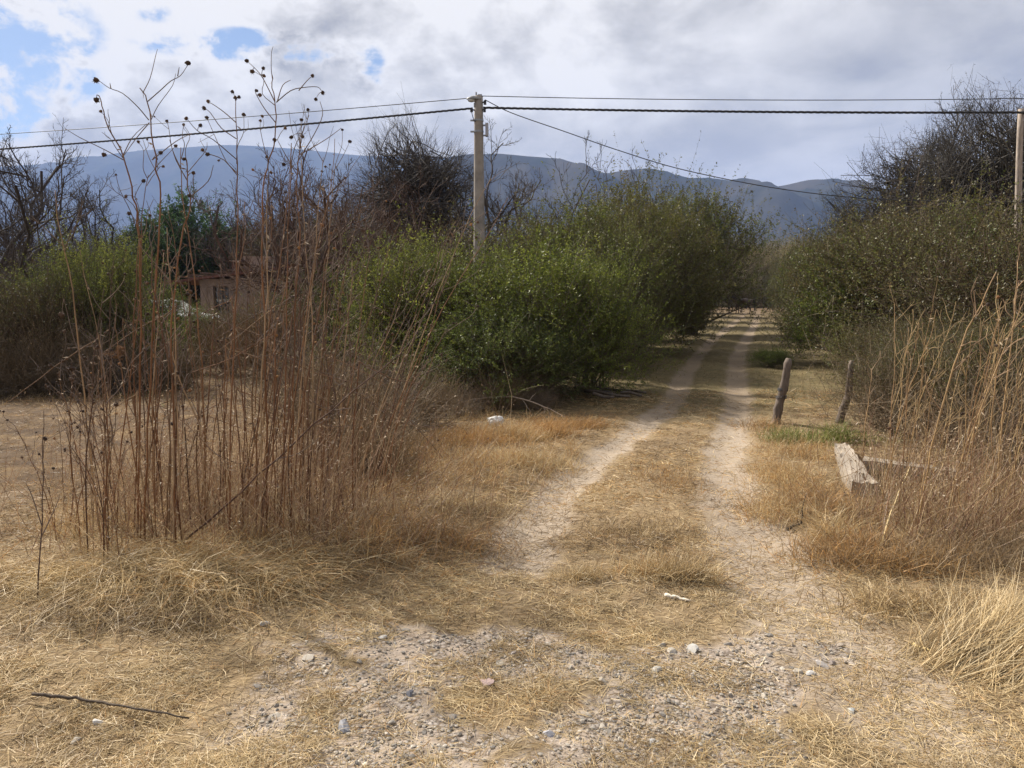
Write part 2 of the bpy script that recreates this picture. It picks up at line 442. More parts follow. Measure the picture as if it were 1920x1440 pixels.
def gmat(t):
    co = t.n('ShaderNodeTexCoord').outputs['Object']
    m = t.n('ShaderNodeAttribute', attribute_name='Col').outputs['Color']
    sp = t.n('ShaderNodeSeparateColor', {0: m}); rut, grv2, fld = sp.outputs
    tshade = t.n('ShaderNodeAttribute', attribute_name='turf').outputs['Fac']; grv = grv2
    n_fine = t.noise(co, 55, 6, 0.7); n_mid = t.noise(co, 7, 6, 0.6); n_big = t.noise(co, 0.9, 4, 0.5)
    mp = t.n('ShaderNodeMapping', {0: co, 2: (0, 0, 0.6), 3: (14, 90, 30)}).outputs[0]
    n_str = t.noise(mp, 1.0, 5, 0.65, 1.5)
    litter = t.ramp(n_str, [(0.30, (0.085, 0.062, 0.040)), (0.45, (0.21, 0.152, 0.09)), (0.58, (0.35, 0.265, 0.16)), (0.76, (0.54, 0.43, 0.28))])
    litter = t.mix(t.math('MULTIPLY', t.smooth(n_mid, 0.40, 0.66), 0.55), litter, t.ramp(n_fine, [(0.3, (0.13, 0.095, 0.06)), (0.7, (0.34, 0.24, 0.14))]))
    dirt = t.ramp(n_fine, [(0.25, (0.20, 0.16, 0.125)), (0.5, (0.35, 0.29, 0.23)), (0.75, (0.50, 0.43, 0.355))])
    dirt = t.mix(t.math('MULTIPLY', t.smooth(n_mid, 0.45, 0.7), 0.45), dirt, (0.39, 0.31, 0.23))
    vor = t.n('ShaderNodeTexVoronoi', {0: co, 'Scale': 48.0, 'Randomness': 1.0})
    peb = t.ramp(vor.outputs['Distance'], [(0.0, (0.50, 0.46, 0.43)), (0.45, (0.36, 0.32, 0.29)), (0.62, (0.16, 0.13, 0.11))])
    vg = t.n('ShaderNodeRGBToBW', {0: vor.outputs['Color']}).outputs[0]
    peb = t.mix(0.45, peb, vg, 'SOFT_LIGHT')
    grav = t.mix(t.math('MULTIPLY', t.smooth(n_mid, 0.42, 0.60), 0.85), (0.42, 0.35, 0.29), peb)
    turf_shade_col = t.ramp(n_mid, [(0.3, (0.095, 0.085, 0.040)), (0.5, (0.15, 0.12, 0.062)), (0.7, (0.21, 0.16, 0.085))])  # dull olive grass, darkened so its colour carries the bushes' shade
    litter = t.mix(tshade, litter, turf_shade_col)
    dirt = t.mix(t.math('MULTIPLY', tshade, 0.75), dirt, t.ramp(n_fine, [(0.3, (0.17, 0.13, 0.085)), (0.7, (0.27, 0.21, 0.15))]))
    c = t.mix(t.smooth(rut, 0.25, 0.75), litter, dirt)
    c = t.mix(t.smooth(t.math('ADD', grv, t.math('MULTIPLY', t.math('SUBTRACT', n_mid, 0.5), 0.5)), 0.25, 0.6), c, grav)
    field = t.ramp(t.noise(co, 2.2, 9, 0.72), [(0.32, (0.055, 0.036, 0.024)), (0.50, (0.112, 0.074, 0.042)), (0.70, (0.22, 0.15, 0.075))])
    c = t.mix(fld, c, field)
    c = t.mix(1.0, c, t.ramp(n_big, [(0.3, (0.86, 0.84, 0.82)), (0.7, (1.10, 1.08, 1.04))]), 'MULTIPLY')
    h = t.math('ADD', t.math('MULTIPLY', n_fine, 0.6), t.math('ADD', t.math('MULTIPLY', n_str, 0.8), t.math('MULTIPLY', vor.outputs['Distance'], t.math('MULTIPLY', grv, -0.9))))
    b = t.n('ShaderNodeBump', {'Strength': 0.7, 'Distance': 0.012, 'Height': h}).outputs[0]
    p = t.n('ShaderNodeBsdfPrincipled', {'Base Color': c, 'Roughness': 0.95, 'Normal': b, 'Specular IOR Level': 0.15})
    t.n('ShaderNodeOutputMaterial', {0: p.outputs[0]})
M['ground'] = material('ground_soil', gmat)

fieldm = np.clip((-(GX + 2.2 + 0.16 * (GY - 6))) / 1.2, 0, 1) * np.clip((GY - 5.6) / 1.0, 0, 1)
fieldm = np.maximum(fieldm, np.clip((RR - 40) / 60, 0, 1))
gi = np.arange(nr)[:, None] * na + np.arange(na)[None, :]
q = np.stack([gi[:-1], np.roll(gi, -1, 1)[:-1], np.roll(gi, -1, 1)[1:], gi[1:]], -1)[..., ::-1]
kf = kinds[:-1]
allv = np.stack([GX, GY, GZ], -1).reshape(-1, 3); turf = np.clip((GY - 9.3 - 0.5 * (fbm(GX * .8, GY * .8, 61) - .5)) / 2.5, 0, 1) * np.clip((GX + 3.5) / 2.0, 0, 1) * np.clip((95 - GY) / 20, 0, 1)  # mask for olive grass with the mid-track shade painted in
allc = np.stack([rutm, gravm, fieldm], -1).reshape(-1, 3)
for kname, kid, lab in (('ground', 0, 'dry grassy ground'), ('dirt_track', 1, 'two-rut dirt track'), ('gravel_patch', 2, 'gravelly bare ground')):
    fq = q[kf == kid]
    used, inv = np.unique(fq.ravel(), return_inverse=True)
    mb = MB(); fl = [inv.reshape(-1, 4)]
    vv, cc = allv[used], allc[used]
    if kid == 0:      # close the small hole below the camera
        k0 = np.searchsorted(used, gi[0][np.isin(gi[0], used)])
        vv = np.concatenate([vv, [[0, 0, 0]]]); cc = np.concatenate([cc, [[0, .6, 0]]])
        nn = len(vv) - 1
        fl.append(np.stack([np.roll(k0, -1), k0, np.full(len(k0), nn)], 1))
    mb.add(vv, fl, cc)
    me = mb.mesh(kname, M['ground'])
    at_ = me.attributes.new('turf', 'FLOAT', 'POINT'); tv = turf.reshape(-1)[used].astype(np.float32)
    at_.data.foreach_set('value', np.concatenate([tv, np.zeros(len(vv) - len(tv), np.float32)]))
    tag(obj(kname, me), kind='structure')

# ================================================================== MOUNTAINS (real ridges, kilometres away)
def ridge(name, D, prof, depth, seed, label, cols, spur=0.10):
    """prof: photo pixels of the skyline; built as a height field at distance D with spurs running down both sides"""
    pts = [at(px, py, D) for px, py in prof]
    xs = np.array([p.x for p in pts]); zs = np.array([p.z for p in pts])
    nx, ny = 420, 90
    gx = np.linspace(xs[0], xs[-1], nx); gyv = np.linspace(-1, 1, ny)
    top = np.interp(gx, xs, zs)
    ker = np.ones(5) / 5; top = np.convolve(np.pad(top, 2, mode='edge'), ker, 'valid')
    XX, S = np.meshgrid(gx, gyv, indexing='ij')
    spn = fbm(XX / (depth * 0.20) + S * 1.2, S * 2.2 + 5, seed, 5) - 0.5
    prf = np.clip(1 - np.abs(S) ** 1.25, 0, 1)
    ZZ = top[:, None] * (prf + spur * 3.2 * spn * np.abs(S) * (1 - np.abs(S)) * 2) + (fbm(XX / 70, S * depth / 70, seed + 9, 3) - .5) * 10 * np.minimum(1, np.abs(S) * 8)
    YY = D + S * depth
    ZZ = np.where(np.abs(S) > 0.999, -8, np.maximum(ZZ, -8))
    V = np.stack([XX, YY, ZZ], -1).reshape(-1, 3)
    i = np.arange(nx)[:, None] * ny + np.arange(ny)[None, :]
    qq = np.stack([i[:-1, :-1], i[1:, :-1], i[1:, 1:], i[:-1, 1:]], -1).reshape(-1, 4)
    mb = MB(); cn = fbm(XX / 160, YY / 160, seed + 2, 5)
    c = np.array(cols[0]) + (np.array(cols[1]) - np.array(cols[0])) * np.clip((cn - .3) * 2.5, 0, 1)[..., None]
    mb.add(V, [qq], c.reshape(-1, 3))
    o = obj(name, mb.mesh(name, M['hill'])); tag(o, label, kind='structure')
    return o

def hillmat(t):
    c = t.n('ShaderNodeAttribute', attribute_name='Col').outputs['Color']
    co = t.n('ShaderNodeTexCoord').outputs['Object']
    nz = t.noise(co, 0.025, 7, 0.7)
    c = t.mix(1.0, c, t.ramp(nz, [(0.3, (0.6, 0.6, 0.6)), (0.7, (1.35, 1.35, 1.3))]), 'MULTIPLY')
    p = t.n('ShaderNodeBsdfDiffuse', {'Color': c}); t.n('ShaderNodeOutputMaterial', {0: p.outputs[0]})
M['hill'] = material('hillside', hillmat)
ridge('mountain', 5200, [(-1500, 440), (-800, 380), (-300, 345), (-60, 320), (140, 302), (220, 287), (330, 277), (430, 270), (520, 276), (620, 286), (740, 294), (860, 296), (1000, 330), (1200, 390), (1500, 440), (2100, 470)],
      1700, 41, 'long blue hazy mountain', ((0.016, 0.024, 0.020), (0.058, 0.056, 0.042)), spur=0.28)
ridge('hills', 2300, [(300, 480), (600, 400), (760, 330), (860, 292), (930, 287), (985, 292), (1040, 297), (1080, 310), (1110, 320), (1135, 325), (1165, 318), (1210, 317), (1250, 326), (1285, 338), (1330, 337), (1370, 340),
       (1400, 346), (1440, 351), (1465, 349), (1490, 344), (1515, 338), (1540, 340), (1575, 345), (1605, 356), (1680, 372), (1800, 400), (2000, 392), (2400, 380), (3000, 430)],
      760, 57, 'grey-blue rounded hills', ((0.013, 0.018, 0.014), (0.060, 0.052, 0.040)), spur=0.38)

# haze: pale even air from just in front to beyond the mountains
bm = bmesh.new(); bx(bm, (0, 3000, 495), (16000, 10200, 1030))
haze = bm_obj('haze', bm, bpy.data.materials.new('haze_air'))
hm = haze.data.materials[0]; hm.use_nodes = True
ht = NT(hm.node_tree)
vol = ht.n('ShaderNodeVolumePrincipled', {'Color': (0.39, 0.555, 0.98, 1), 'Density': 0.00013, 'Anisotropy': 0.0})
ht.n('ShaderNodeOutputMaterial', {'Volume': vol.outputs[0]})
tag(haze, 'thin blue haze in the valley air', kind='stuff')

# ================================================================== PLANT GENERATORS
def bush_meshes(seed, R, H, ncl, ntw, nleaf, leaf, twl, cols, twcol, spread=0.17, limbs=26, twr=0.004, lum=0.55, up=0.55, floor=0.12, lift=0.40, trunk=None, wild=0.42, limbr=0.55):
    """shrub: limbs from the ground, arching twigs in clumps, small leaves along every twig"""
    rng = np.random.default_rng(seed)
    d = rdir(rng, ncl); d[:, 2] = np.where(d[:, 2] < -0.35, -d[:, 2], d[:, 2])
    rd = 1 - (0.34 if trunk and nleaf < 5 else 0.55) * rng.random(ncl) ** 1.8
    lump = 1 - lum / 2 + lum * vnoise(d[:, 0] * 2.2 + 7 + d[:, 2], d[:, 1] * 2.2 + 3, seed)
    c = np.array([0, 0, lift * H]) + d * np.array([R, R, (1 - lift) * H]) * (rd * lump)[:, None]
    c[:, 2] = np.maximum(c[:, 2], floor * H * (0.4 + rng.random(ncl)))
    ci = rng.integers(0, ncl, ntw)
    size = (0.6 + 0.8 * rng.random(ncl))[ci][:, None]
    tip = c[ci] + rng.normal(size=(ntw, 3)) * spread * R * size
    out = unit(tip - np.array([0, 0, trunk[0] if trunk else 0.15 * H]))
    dr = unit(out * 0.75 + np.array([0, 0, up]) + rng.normal(size=(ntw, 3)) * wild)
    L = twl * (0.5 + 0.9 * rng.random(ntw)); shoot = rng.random(ntw) < (0.02 if trunk else 0.07); L = np.where(shoot, L * 1.7, L); tip = tip + dr * (shoot * L * 0.5)[:, None]
    K = 4; t = np.linspace(0, 1, K)
    bend = rng.normal(size=(ntw, 3)) * 0.16 + np.array([0, 0, -0.12])
    base = tip - dr * (L * 0.6)[:, None]
    P = base[:, None, :] + dr[:, None, :] * (L[:, None] * t)[:, :, None] + bend[:, None, :] * (L[:, None] * t ** 2)[:, :, None]
    P[:, :, 2] = np.maximum(P[:, :, 2], 0.02)
    br = MB()
    br.ribbons(P, np.linspace(twr * 2, twr * 0.8, K), unit(np.cross(dr, rdir(rng, ntw))), pick(rng, [twcol], ntw))
    # limbs to clump centres
    k = min(limbs, ncl); sel = rng.permutation(ncl)[:k]
    s = np.stack([rng.normal(size=k) * 0.10 * R, rng.normal(size=k) * 0.10 * R, np.full(k, -0.05)], 1)
    if trunk:
        ph_ = np.arctan2(c[sel][:, 1], c[sel][:, 0]); s = np.stack([np.cos(ph_) * trunk[1] * .6, np.sin(ph_) * trunk[1] * .6, trunk[0] * (0.75 + .25 * rng.random(k))], 1)
    e = c[sel]; tt = np.linspace(0, 1, 7)
    mid = np.stack([e[:, 0] * 0.35, e[:, 1] * 0.35, e[:, 2] * 0.6], 1)
    if trunk:      # limbs leave the trunk together and fork on the way out
        s0 = np.array([0, 0, trunk[0]]); kk = min(12, k); cand = e[rng.permutation(k)[:kk]]; prim = s0 + (cand - s0) * 0.55 + np.array([0, 0, 0.03 * H])
        sim = unit(e - s0) @ unit(cand - s0).T; mid = prim[np.argmax(sim, 1)] + rng.normal(size=(k, 3)) * 0.02 * R
    Q = ((1 - tt) ** 2)[None, :, None] * s[:, None] + (2 * tt * (1 - tt))[None, :, None] * mid[:, None] + (tt ** 2)[None, :, None] * e[:, None]
    Q += rng.normal(size=Q.shape) * 0.02 * R * (tt * (1 - tt))[None, :, None] * 3
    br.tubes(Q, np.linspace(0.028, 0.006, 7) * H / 3 * (limbr if trunk else 1), 4, pick(rng, [twcol], k), rng)
    # side branches joining limbs and twigs
    m = min(ntw // 6, 500); sel = rng.permutation(ntw)[:m]
    e = base[sel]; qi = rng.integers(0, k, m); qj = rng.integers(2, 6, m); s = Q[qi, qj]
    tt = np.linspace(0, 1, 4); S2 = s[:, None] * (1 - tt)[None, :, None] + e[:, None] * tt[None, :, None]
    S2 += rng.normal(size=S2.shape) * 0.03 * R * (tt * (1 - tt))[None, :, None] * 4
    br.tubes(S2, np.linspace(0.009, 0.004, 4) * H / 3, 3, pick(rng, [twcol], m), rng)
    meshes = [('crown' if trunk else 'branches', br.mesh('branches', M['bark']))]
    if trunk:
        tk = MB(); zt = np.linspace(-0.1, trunk[0], 8)
        tk.tubes(np.stack([0.12 * np.sin(zt * 1.7) * zt / trunk[0], 0.06 * np.sin(zt * 2.3), zt], 1)[None], np.linspace(trunk[1] * 1.2, trunk[1] * .8, 8), 9, pick(rng, [twcol], 1), rng, cap=True)
        meshes.insert(0, ('trunk', tk.mesh('trunk', M['bark'])))
    if nleaf:
        fo = MB(); n = ntw * nleaf
        ti = np.repeat(np.arange(ntw), nleaf); u = 0.1 + 0.9 * rng.random(n)
        pos = base[ti] + dr[ti] * (L[ti] * u)[:, None] + bend[ti] * (L[ti] * u * u)[:, None]
        pos[:, 2] = np.maximum(pos[:, 2], 0.03)
        sd = unit(np.cross(dr[ti], rdir(rng, n)))
        ld = unit(dr[ti] * 0.55 + sd * 0.9)
        cc = pick(rng, cols, ntw, 0.14)[ti] * (1 + 0.16 * rng.normal(size=(n, 1))).clip(0.6, 1.5)
        fo.leaves(pos + sd * twr, ld, rdir(rng, n), leaf * (0.6 + 0.8 * rng.random(n)), leaf * 0.42 * (0.6 + 0.8 * rng.random(n)), cc)
        meshes.append(('foliage', fo.mesh('foliage', M['leaf'])))
    return meshes

def tree_meshes(seed, H, spread, counts, col, leafcols=None, nleaf=0, leaf=0.05, trunk_h=0.16, rad0=0.16, upb=0.5, angs=(0.75, 0.7, 0.7, 0.7, 0.7), ratio=(0.62, 0.55, 0.5, 0.45, 0.5), twr=0.005, needle=False, dome=None):
    """leafless (or leafy) tree grown level by level"""
    rng = np.random.default_rng(seed); tk = MB(); cr = MB()
    K = 7
    P = np.zeros((1, K, 3)); tt = np.linspace(0, 1, K)
    Lt = H * trunk_h
    P[0, :, 2] = -0.1 + (Lt + 0.1) * tt; P[0, :, 0] = rng.normal() * 0.08 * H * tt ** 2 * .5; P[0, :, 1] = rng.normal() * 0.04 * H * tt ** 2
    P[0, 1:-1, :2] += rng.normal(size=(K - 2, 2)) * 0.01 * H
    R = np.linspace(rad0 * 1.15, rad0 * 0.8, K)[None]
    tk.tubes(P, R, 8, pick(rng, [col], 1), rng)
    length = np.array([H * 0.52]); radii = np.array([rad0 * 0.75]); par = P
    for lev, n in enumerate(counts):
        B = len(par); KK = par.shape[1]
        pi = np.repeat(np.arange(B), n)
        lo = 0.75 if lev == 0 else (0.22 if lev < 3 else 0.12)
        u = lo + (1 - lo) * ((np.tile(np.arange(n), B) + rng.random(B * n)) / n)
        f = u * (KK - 1); i0 = np.minimum(f.astype(int), KK - 2); fr = (f - i0)[:, None]
        start = par[pi, i0] * (1 - fr) + par[pi, i0 + 1] * fr
        tang = unit(par[pi, i0 + 1] - par[pi, i0])
        rnd = rdir(rng, B * n); perp = unit(rnd - tang * (rnd * tang).sum(1, keepdims=True))
        a = angs[lev] * (0.75 + 0.5 * rng.random(B * n))
        if lev == 0:   # spread limbs evenly around
            ph = np.arange(n) * 2.4 + rng.random(n); perp = np.stack([np.cos(ph), np.sin(ph), np.zeros(n)], 1)
        dr = unit(tang * np.cos(a)[:, None] + perp * np.sin(a)[:, None] * np.array([spread, spread, 1]) + np.array([0, 0, 0.12]))
        L = (length[pi] if lev else np.full(n, length[0])) * (1.0 if lev == 0 else 1) * (0.7 + 0.5 * rng.random(B * n)) * (1 - 0.35 * (u - lo) / (1 - lo) if lev else 1)
        k2 = 6 if lev < 2 else (4 if lev < 4 else 3)
        t2 = np.linspace(0, 1, k2)
        bend = rng.normal(size=(B * n, 3)) * 0.18 + np.array([0, 0, upb * 0.35])
        PP = start[:, None] + dr[:, None] * (L[:, None] * t2)[..., None] + bend[:, None] * (L[:, None] * t2 ** 2)[..., None]
        PP += rng.normal(size=PP.shape) * (0.045 * L)[:, None, None] * (t2 > 0)[None, :, None]
        r0 = np.maximum(radii[pi] * (0.72 if lev == 0 else 0.58), twr)
        RR_ = r0[:, None] * np.linspace(1, 0.45, k2)[None]
        cc = pick(rng, [col], B * n, 0.15)
        last = lev == len(counts) - 1
        if last: cr.ribbons(PP, np.maximum(RR_ * 2, twr * 1.4), unit(np.cross(dr, rdir(rng, B * n))), cc)
        else: (tk if lev < 1 else cr).tubes(PP, RR_, 6 if lev < 1 else (5 if lev < 2 else 3), cc, rng)
        par = PP; length = L * ratio[lev]; radii = r0 * 0.7
    if nleaf:
        lf = MB(); B = len(par); ti = np.repeat(np.arange(B), nleaf); u = rng.random(B * nleaf)
        pos = par[ti, 0] * (1 - u)[:, None] + par[ti, -1] * u[:, None] + rng.normal(size=(B * nleaf, 3)) * leaf * 0.8
        cc = pick(rng, leafcols, B, 0.15)[ti] * (1 + 0.15 * rng.normal(size=(B * nleaf, 1))).clip(0.6, 1.5)
        lf.leaves(pos, rdir(rng, len(pos)) + np.array([0, 0, .3]), rdir(rng, len(pos)), leaf * (0.6 + 0.8 * rng.random(len(pos))), leaf * 0.45, cc)
    if dome:       # crown grows inside a rounded envelope
        c0, rx_, rz_ = np.array([0, 0, dome[0]]), dome[1], H - dome[0]
        lists = [cr] + ([lf] if nleaf else [])
        k_ = rz_ / max(1e-3, np.percentile(np.concatenate(cr.v)[:, 2], 99) - dome[0])
        for m_ in lists:
            for i_, v in enumerate(m_.v):
                q_ = (v - c0); q_ = q_ * np.where(q_[:, 2:] > 0, np.array([1, 1, k_]), 1.0); e_ = q_ / np.array([rx_, rx_, rz_]); nn_ = np.linalg.norm(e_, axis=1, keepdims=True)
                n2 = np.where(nn_ > 0.62, 0.62 + 0.40 * np.tanh((nn_ - 0.62) / 0.40), nn_)
                m_.v[i_] = (c0 + q_ * n2 / np.maximum(nn_, 1e-6)).astype(np.float32)
    V = np.concatenate(cr.v); sc_ = H / np.percentile(V[:, 2], 99 if dome else 97.5)
    for m_ in (tk, cr): m_.v = [v * sc_ for v in m_.v]
    out = [('trunk', tk.mesh('trunk', M['bark'])), ('crown', cr.mesh('crown', M['bark']))]
    if nleaf:
        lf.v = [v * sc_ for v in lf.v]
        out.append(('foliage', lf.mesh('foliage', M['needle'] if needle else M['leaf'])))
    return out

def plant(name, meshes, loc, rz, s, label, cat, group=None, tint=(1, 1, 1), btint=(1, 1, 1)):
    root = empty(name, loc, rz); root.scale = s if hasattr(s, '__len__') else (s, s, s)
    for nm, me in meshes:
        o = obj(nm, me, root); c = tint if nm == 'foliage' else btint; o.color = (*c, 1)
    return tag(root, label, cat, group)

GREEN = [(0.122, 0.140, 0.030), (0.098, 0.116, 0.028), (0.168, 0.178, 0.042), (0.072, 0.088, 0.027)]
OLIVE = [(0.098, 0.100, 0.029), (0.076, 0.079, 0.027), (0.130, 0.124, 0.038), (0.088, 0.072, 0.033)]
BROWN = [(0.105, 0.088, 0.040), (0.086, 0.078, 0.035), (0.122, 0.094, 0.046), (0.096, 0.100, 0.036)]
TW = (0.115, 0.090, 0.066); GREYTW = (0.085, 0.072, 0.064); REDTW = (0.125, 0.088, 0.060)

G1 = bush_meshes(1, 1.75, 2.6, 95, 2900, 22, 0.042, 0.62, GREEN, TW, spread=0.15)
G2 = bush_meshes(2, 1.6, 2.4, 80, 2500, 22, 0.044, 0.55, GREEN, TW, spread=0.16)
O1 = bush_meshes(3, 2.3, 4.6, 120, 3000, 20, 0.065, 0.80, OLIVE + GREEN[:1], TW, spread=0.13, limbs=40, floor=0.06)
O2 = bush_meshes(4, 2.4, 4.4, 110, 2800, 20, 0.068, 0.85, OLIVE, TW, spread=0.14, limbs=40, floor=0.06)
W1 = bush_meshes(5, 2.0, 3.2, 95, 4000, 13, 0.048, 0.75, BROWN, TW, spread=0.16, twr=0.0042, limbs=40, floor=0.08)
W2 = bush_meshes(6, 1.9, 3.0, 85, 3800, 12, 0.050, 0.80, BROWN, REDTW, spread=0.17, twr=0.0045, limbs=40, floor=0.08)
D1 = bush_meshes(7, 1.0, 1.5, 70, 1500, 3, 0.026, 0.65, [(0.25, 0.17, 0.10), (0.18, 0.12, 0.08)], (0.205, 0.145, 0.088), spread=0.26, twr=0.0034, limbs=60, up=0.7, lum=0.7)
D2 = bush_meshes(8, 1.2, 1.3, 60, 1400, 2, 0.026, 0.75, [(0.27, 0.18, 0.10), (0.20, 0.14, 0.09)], (0.20, 0.15, 0.11), spread=0.28, twr=0.0034, limbs=60, up=0.4, lum=0.7)
T1 = bush_meshes(21, 2.7, 8.0, 170, 3300, 0, 0, 0.85, None, (0.085, 0.076, 0.071), spread=0.05, limbs=170, twr=0.0050, lum=0.30, up=0.05, floor=0.52, lift=0.58, trunk=(4.3, 0.24), wild=0.26, limbr=0.36)
T3 = bush_meshes(22, 3.2, 7.2, 130, 4000, 1, 0.05, 0.60, [(0.085, 0.08, 0.06), (0.07, 0.07, 0.05)], (0.086, 0.077, 0.069), spread=0.07, limbs=130, twr=0.0056, lum=0.75, up=0.05, floor=0.40, lift=0.60, trunk=(2.0, 0.2), wild=0.5, limbr=0.45)
T2 = tree_meshes(12, 6.5, 1.3, (5, 6, 7, 6, 4), GREYTW, rad0=0.15, trunk_h=0.18, angs=(0.8, 0.75, 0.75, 0.7, 0.7), twr=0.006)
T4 = tree_meshes(14, 5.5, 0.8, (4, 5, 5, 5), GREYTW, rad0=0.07, trunk_h=0.25, angs=(0.5, 0.55, 0.6, 0.6), twr=0.008)
LW = bush_meshes(23, 0.30, 0.32, 40, 420, 7, 0.022, 0.16, GREEN[:2] + BROWN[:2] + [(0.22, 0.15, 0.08)], TW, spread=0.2, limbs=14, twr=0.0018)
E1 = bush_meshes(24, 2.9, 7.0, 85, 1700, 22, 0.15, 0.8, [(0.030, 0.058, 0.026), (0.040, 0.074, 0.028), (0.026, 0.045, 0.024)], GREYTW, spread=0.13, limbs=50, twr=0.008, floor=0.18, lift=0.45, trunk=(1.6, 0.2))

# ------------------------------------------------------------------ vegetation placed by photo column, distance and the height of its top
prng = np.random.default_rng(77)
ORD = ('leftmost', 'second from the left', 'third from the left', 'fourth from the left', 'fifth from the left', 'sixth from the left', 'seventh from the left', 'eighth from the left', 'ninth from the left', 'tenth from the left')
NEAR = ('nearest', 'second nearest', 'third nearest', 'farthest')
def topz(me):
    a = np.zeros(len(me.vertices) * 3, np.float32); me.vertices.foreach_get('co', a); return float(np.percentile(a[2::3], 98.2))

def veg(name, meshes, px, yd, top, label, cat, group=None, wide=1.0, tint=(1, 1, 1), btint=(1, 1, 1), rz=None, natural=None):
    p = at(px, 555, yd); z = hz(p.x, p.y) if yd < 60 else 0.0
    zt = at(px, top, yd).z
    h0 = natural or max(topz(me) for _, me in meshes)
    s = (zt - z) / h0
    return plant(name, meshes, (p.x, p.y, z - 0.02), prng.random() * 6.28 if rz is None else rz, (s * wide, s * wide, s), label, cat, group, tint, btint)

# green shrubs around the pole, left of the track
veg('green_bush', G1, 850, 13.6, 462, 'green bush in front of the concrete pole, left half', 'bush', None, 1.05, (1.2, 1.2, 0.95))
veg('green_bush', G2, 1000, 12.9, 470, 'bright green rounded bush just right of the concrete pole', 'bush', None, 1.10, (1.12, 1.18, 0.9))
veg('green_bush', G1, 1105, 13.4, 490, 'bright green bush bulging towards the track by the lying rails', 'bush', None, 0.95, (1.12, 1.2, 0.9), rz=2.4)
veg('green_bush', G2, 930, 11.6, 590, 'low dark green bush at the foot of the pole thicket', 'bush', None, 1.35, (0.85, 0.95, 0.9))
veg('green_bush', G2, 1010, 11.9, 600, 'low dark green bush behind the fallen dry branch', 'bush', None, 1.1, (0.8, 0.9, 0.9), rz=1.0)
veg('green_bush', G1, 750, 14.6, 470, 'dull green bush half hidden by the tall dry stalks', 'bush', None, 1.0, (1.1, 1.1, 0.95))
# olive shrubs lining the left side of the track further on
veg('olive_bush', O1, 1075, 19.0, 388, 'tall olive bush behind the bright green ones', 'bush', None, 1.0, (1.05, 1.1, 1.0))
veg('olive_bush', O2, 1172, 21.5, 350, 'highest olive bush left of the track, under the sagging wire', 'bush', None, 1.0, (1.15, 1.15, 1.0), rz=0.4)
veg('olive_bush', O1, 1192, 24.5, 400, 'olive bush leaning over the left edge of the track', 'bush', None, 0.95, (0.8, 0.8, 0.9), rz=3.0)
veg('olive_bush', O2, 1226, 28.0, 385, 'dark olive bush beside the track, second before the bend', 'bush', None, 0.9, (0.72, 0.72, 0.85))
veg('olive_tree', O1, 1288, 33.0, 366, 'round-topped olive tree where the track narrows', 'tree', None, 0.92, (1.0, 1.05, 0.95), rz=1.3)
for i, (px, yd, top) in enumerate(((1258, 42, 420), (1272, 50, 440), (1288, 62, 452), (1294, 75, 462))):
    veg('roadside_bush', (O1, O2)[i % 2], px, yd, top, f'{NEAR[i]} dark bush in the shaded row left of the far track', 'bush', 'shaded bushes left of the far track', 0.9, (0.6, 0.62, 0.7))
veg('olive_bush', O1, 1135, 16.6, 440, 'added olive bush shading the track between the bright green bush and the tall olive ones', 'bush', None, 0.85, (0.95, 0.98, 0.95), rz=2.2)  # added behind the others to cast shade on a sunlit strip
veg('olive_bush', O2, 985, 22.0, 425, 'olive bush below the thin bare trees right of the pole', 'bush', None, 1.0, (0.85, 0.82, 0.9), rz=5)
veg('brown_bush', W1, 900, 20.0, 430, 'brown-green thicket behind the middle of the pole', 'bush', None, 1.2, (0.8, 0.75, 0.8), (0.8, 0.75, 0.75))
# right side of the track
veg('green_bush', G2, 1622, 17.6, 475, 'bright green bush nearest the right side of the track', 'bush', None, 0.95, (1.15, 1.25, 0.95), rz=0.7)
veg('green_bush', G1, 1566, 25.0, 478, 'soft green bush at the right bend of the track', 'bush', None, 0.85, (1.05, 1.1, 1.0), rz=4.0)
veg('green_bush', G2, 1452, 17.6, 652, 'small low green shrub at the right rut', 'bush', None, 1.6, (1.0, 1.15, 0.9))
veg('brown_bush', W1, 1640, 18.5, 408, 'brown-olive bush behind the two fence posts', 'bush', None, 1.05, (1.1, 1.12, 1.0))
veg('brown_bush', W2, 1745, 16.5, 405, 'brown twiggy bush right of the fence posts', 'bush', None, 1.05, (1.1, 1.15, 1.0), (1.05, 1, 1), rz=2)
veg('brown_bush', W1, 1850, 14.6, 385, 'brown bush with greenish tips beside the thin right pole', 'bush', None, 1.1, (1.2, 1.35, 1.0), rz=3.6)
veg('brown_bush', W2, 1960, 12.5, 430, 'brown twiggy bush cut by the right edge of the picture', 'bush', None, 1.2, (1.0, 1.0, 1.0), rz=1.2)
veg('brown_bush', W2, 1690, 14.2, 600, 'low brown scrub at the foot of the right-hand bushes', 'bush', None, 1.5, (1.1, 1.2, 1.0), rz=0.2)
veg('brown_bush', W1, 1780, 12.0, 600, 'low tangled brown scrub behind the leaning weeds', 'bush', None, 1.6, (1.1, 1.1, 1.0), (1.0, 1.0, 0.95), rz=5.2)
veg('olive_bush', O2, 1560, 34.0, 458, 'olive bush far right of the track beneath the hills', 'bush', None, 0.9, (1.0, 1.0, 1.0))
veg('olive_bush', O1, 1620, 27.0, 432, 'pale olive bush left of the big bare right-hand tree', 'bush', None, 0.9, (1.1, 1.05, 1.0), rz=1)
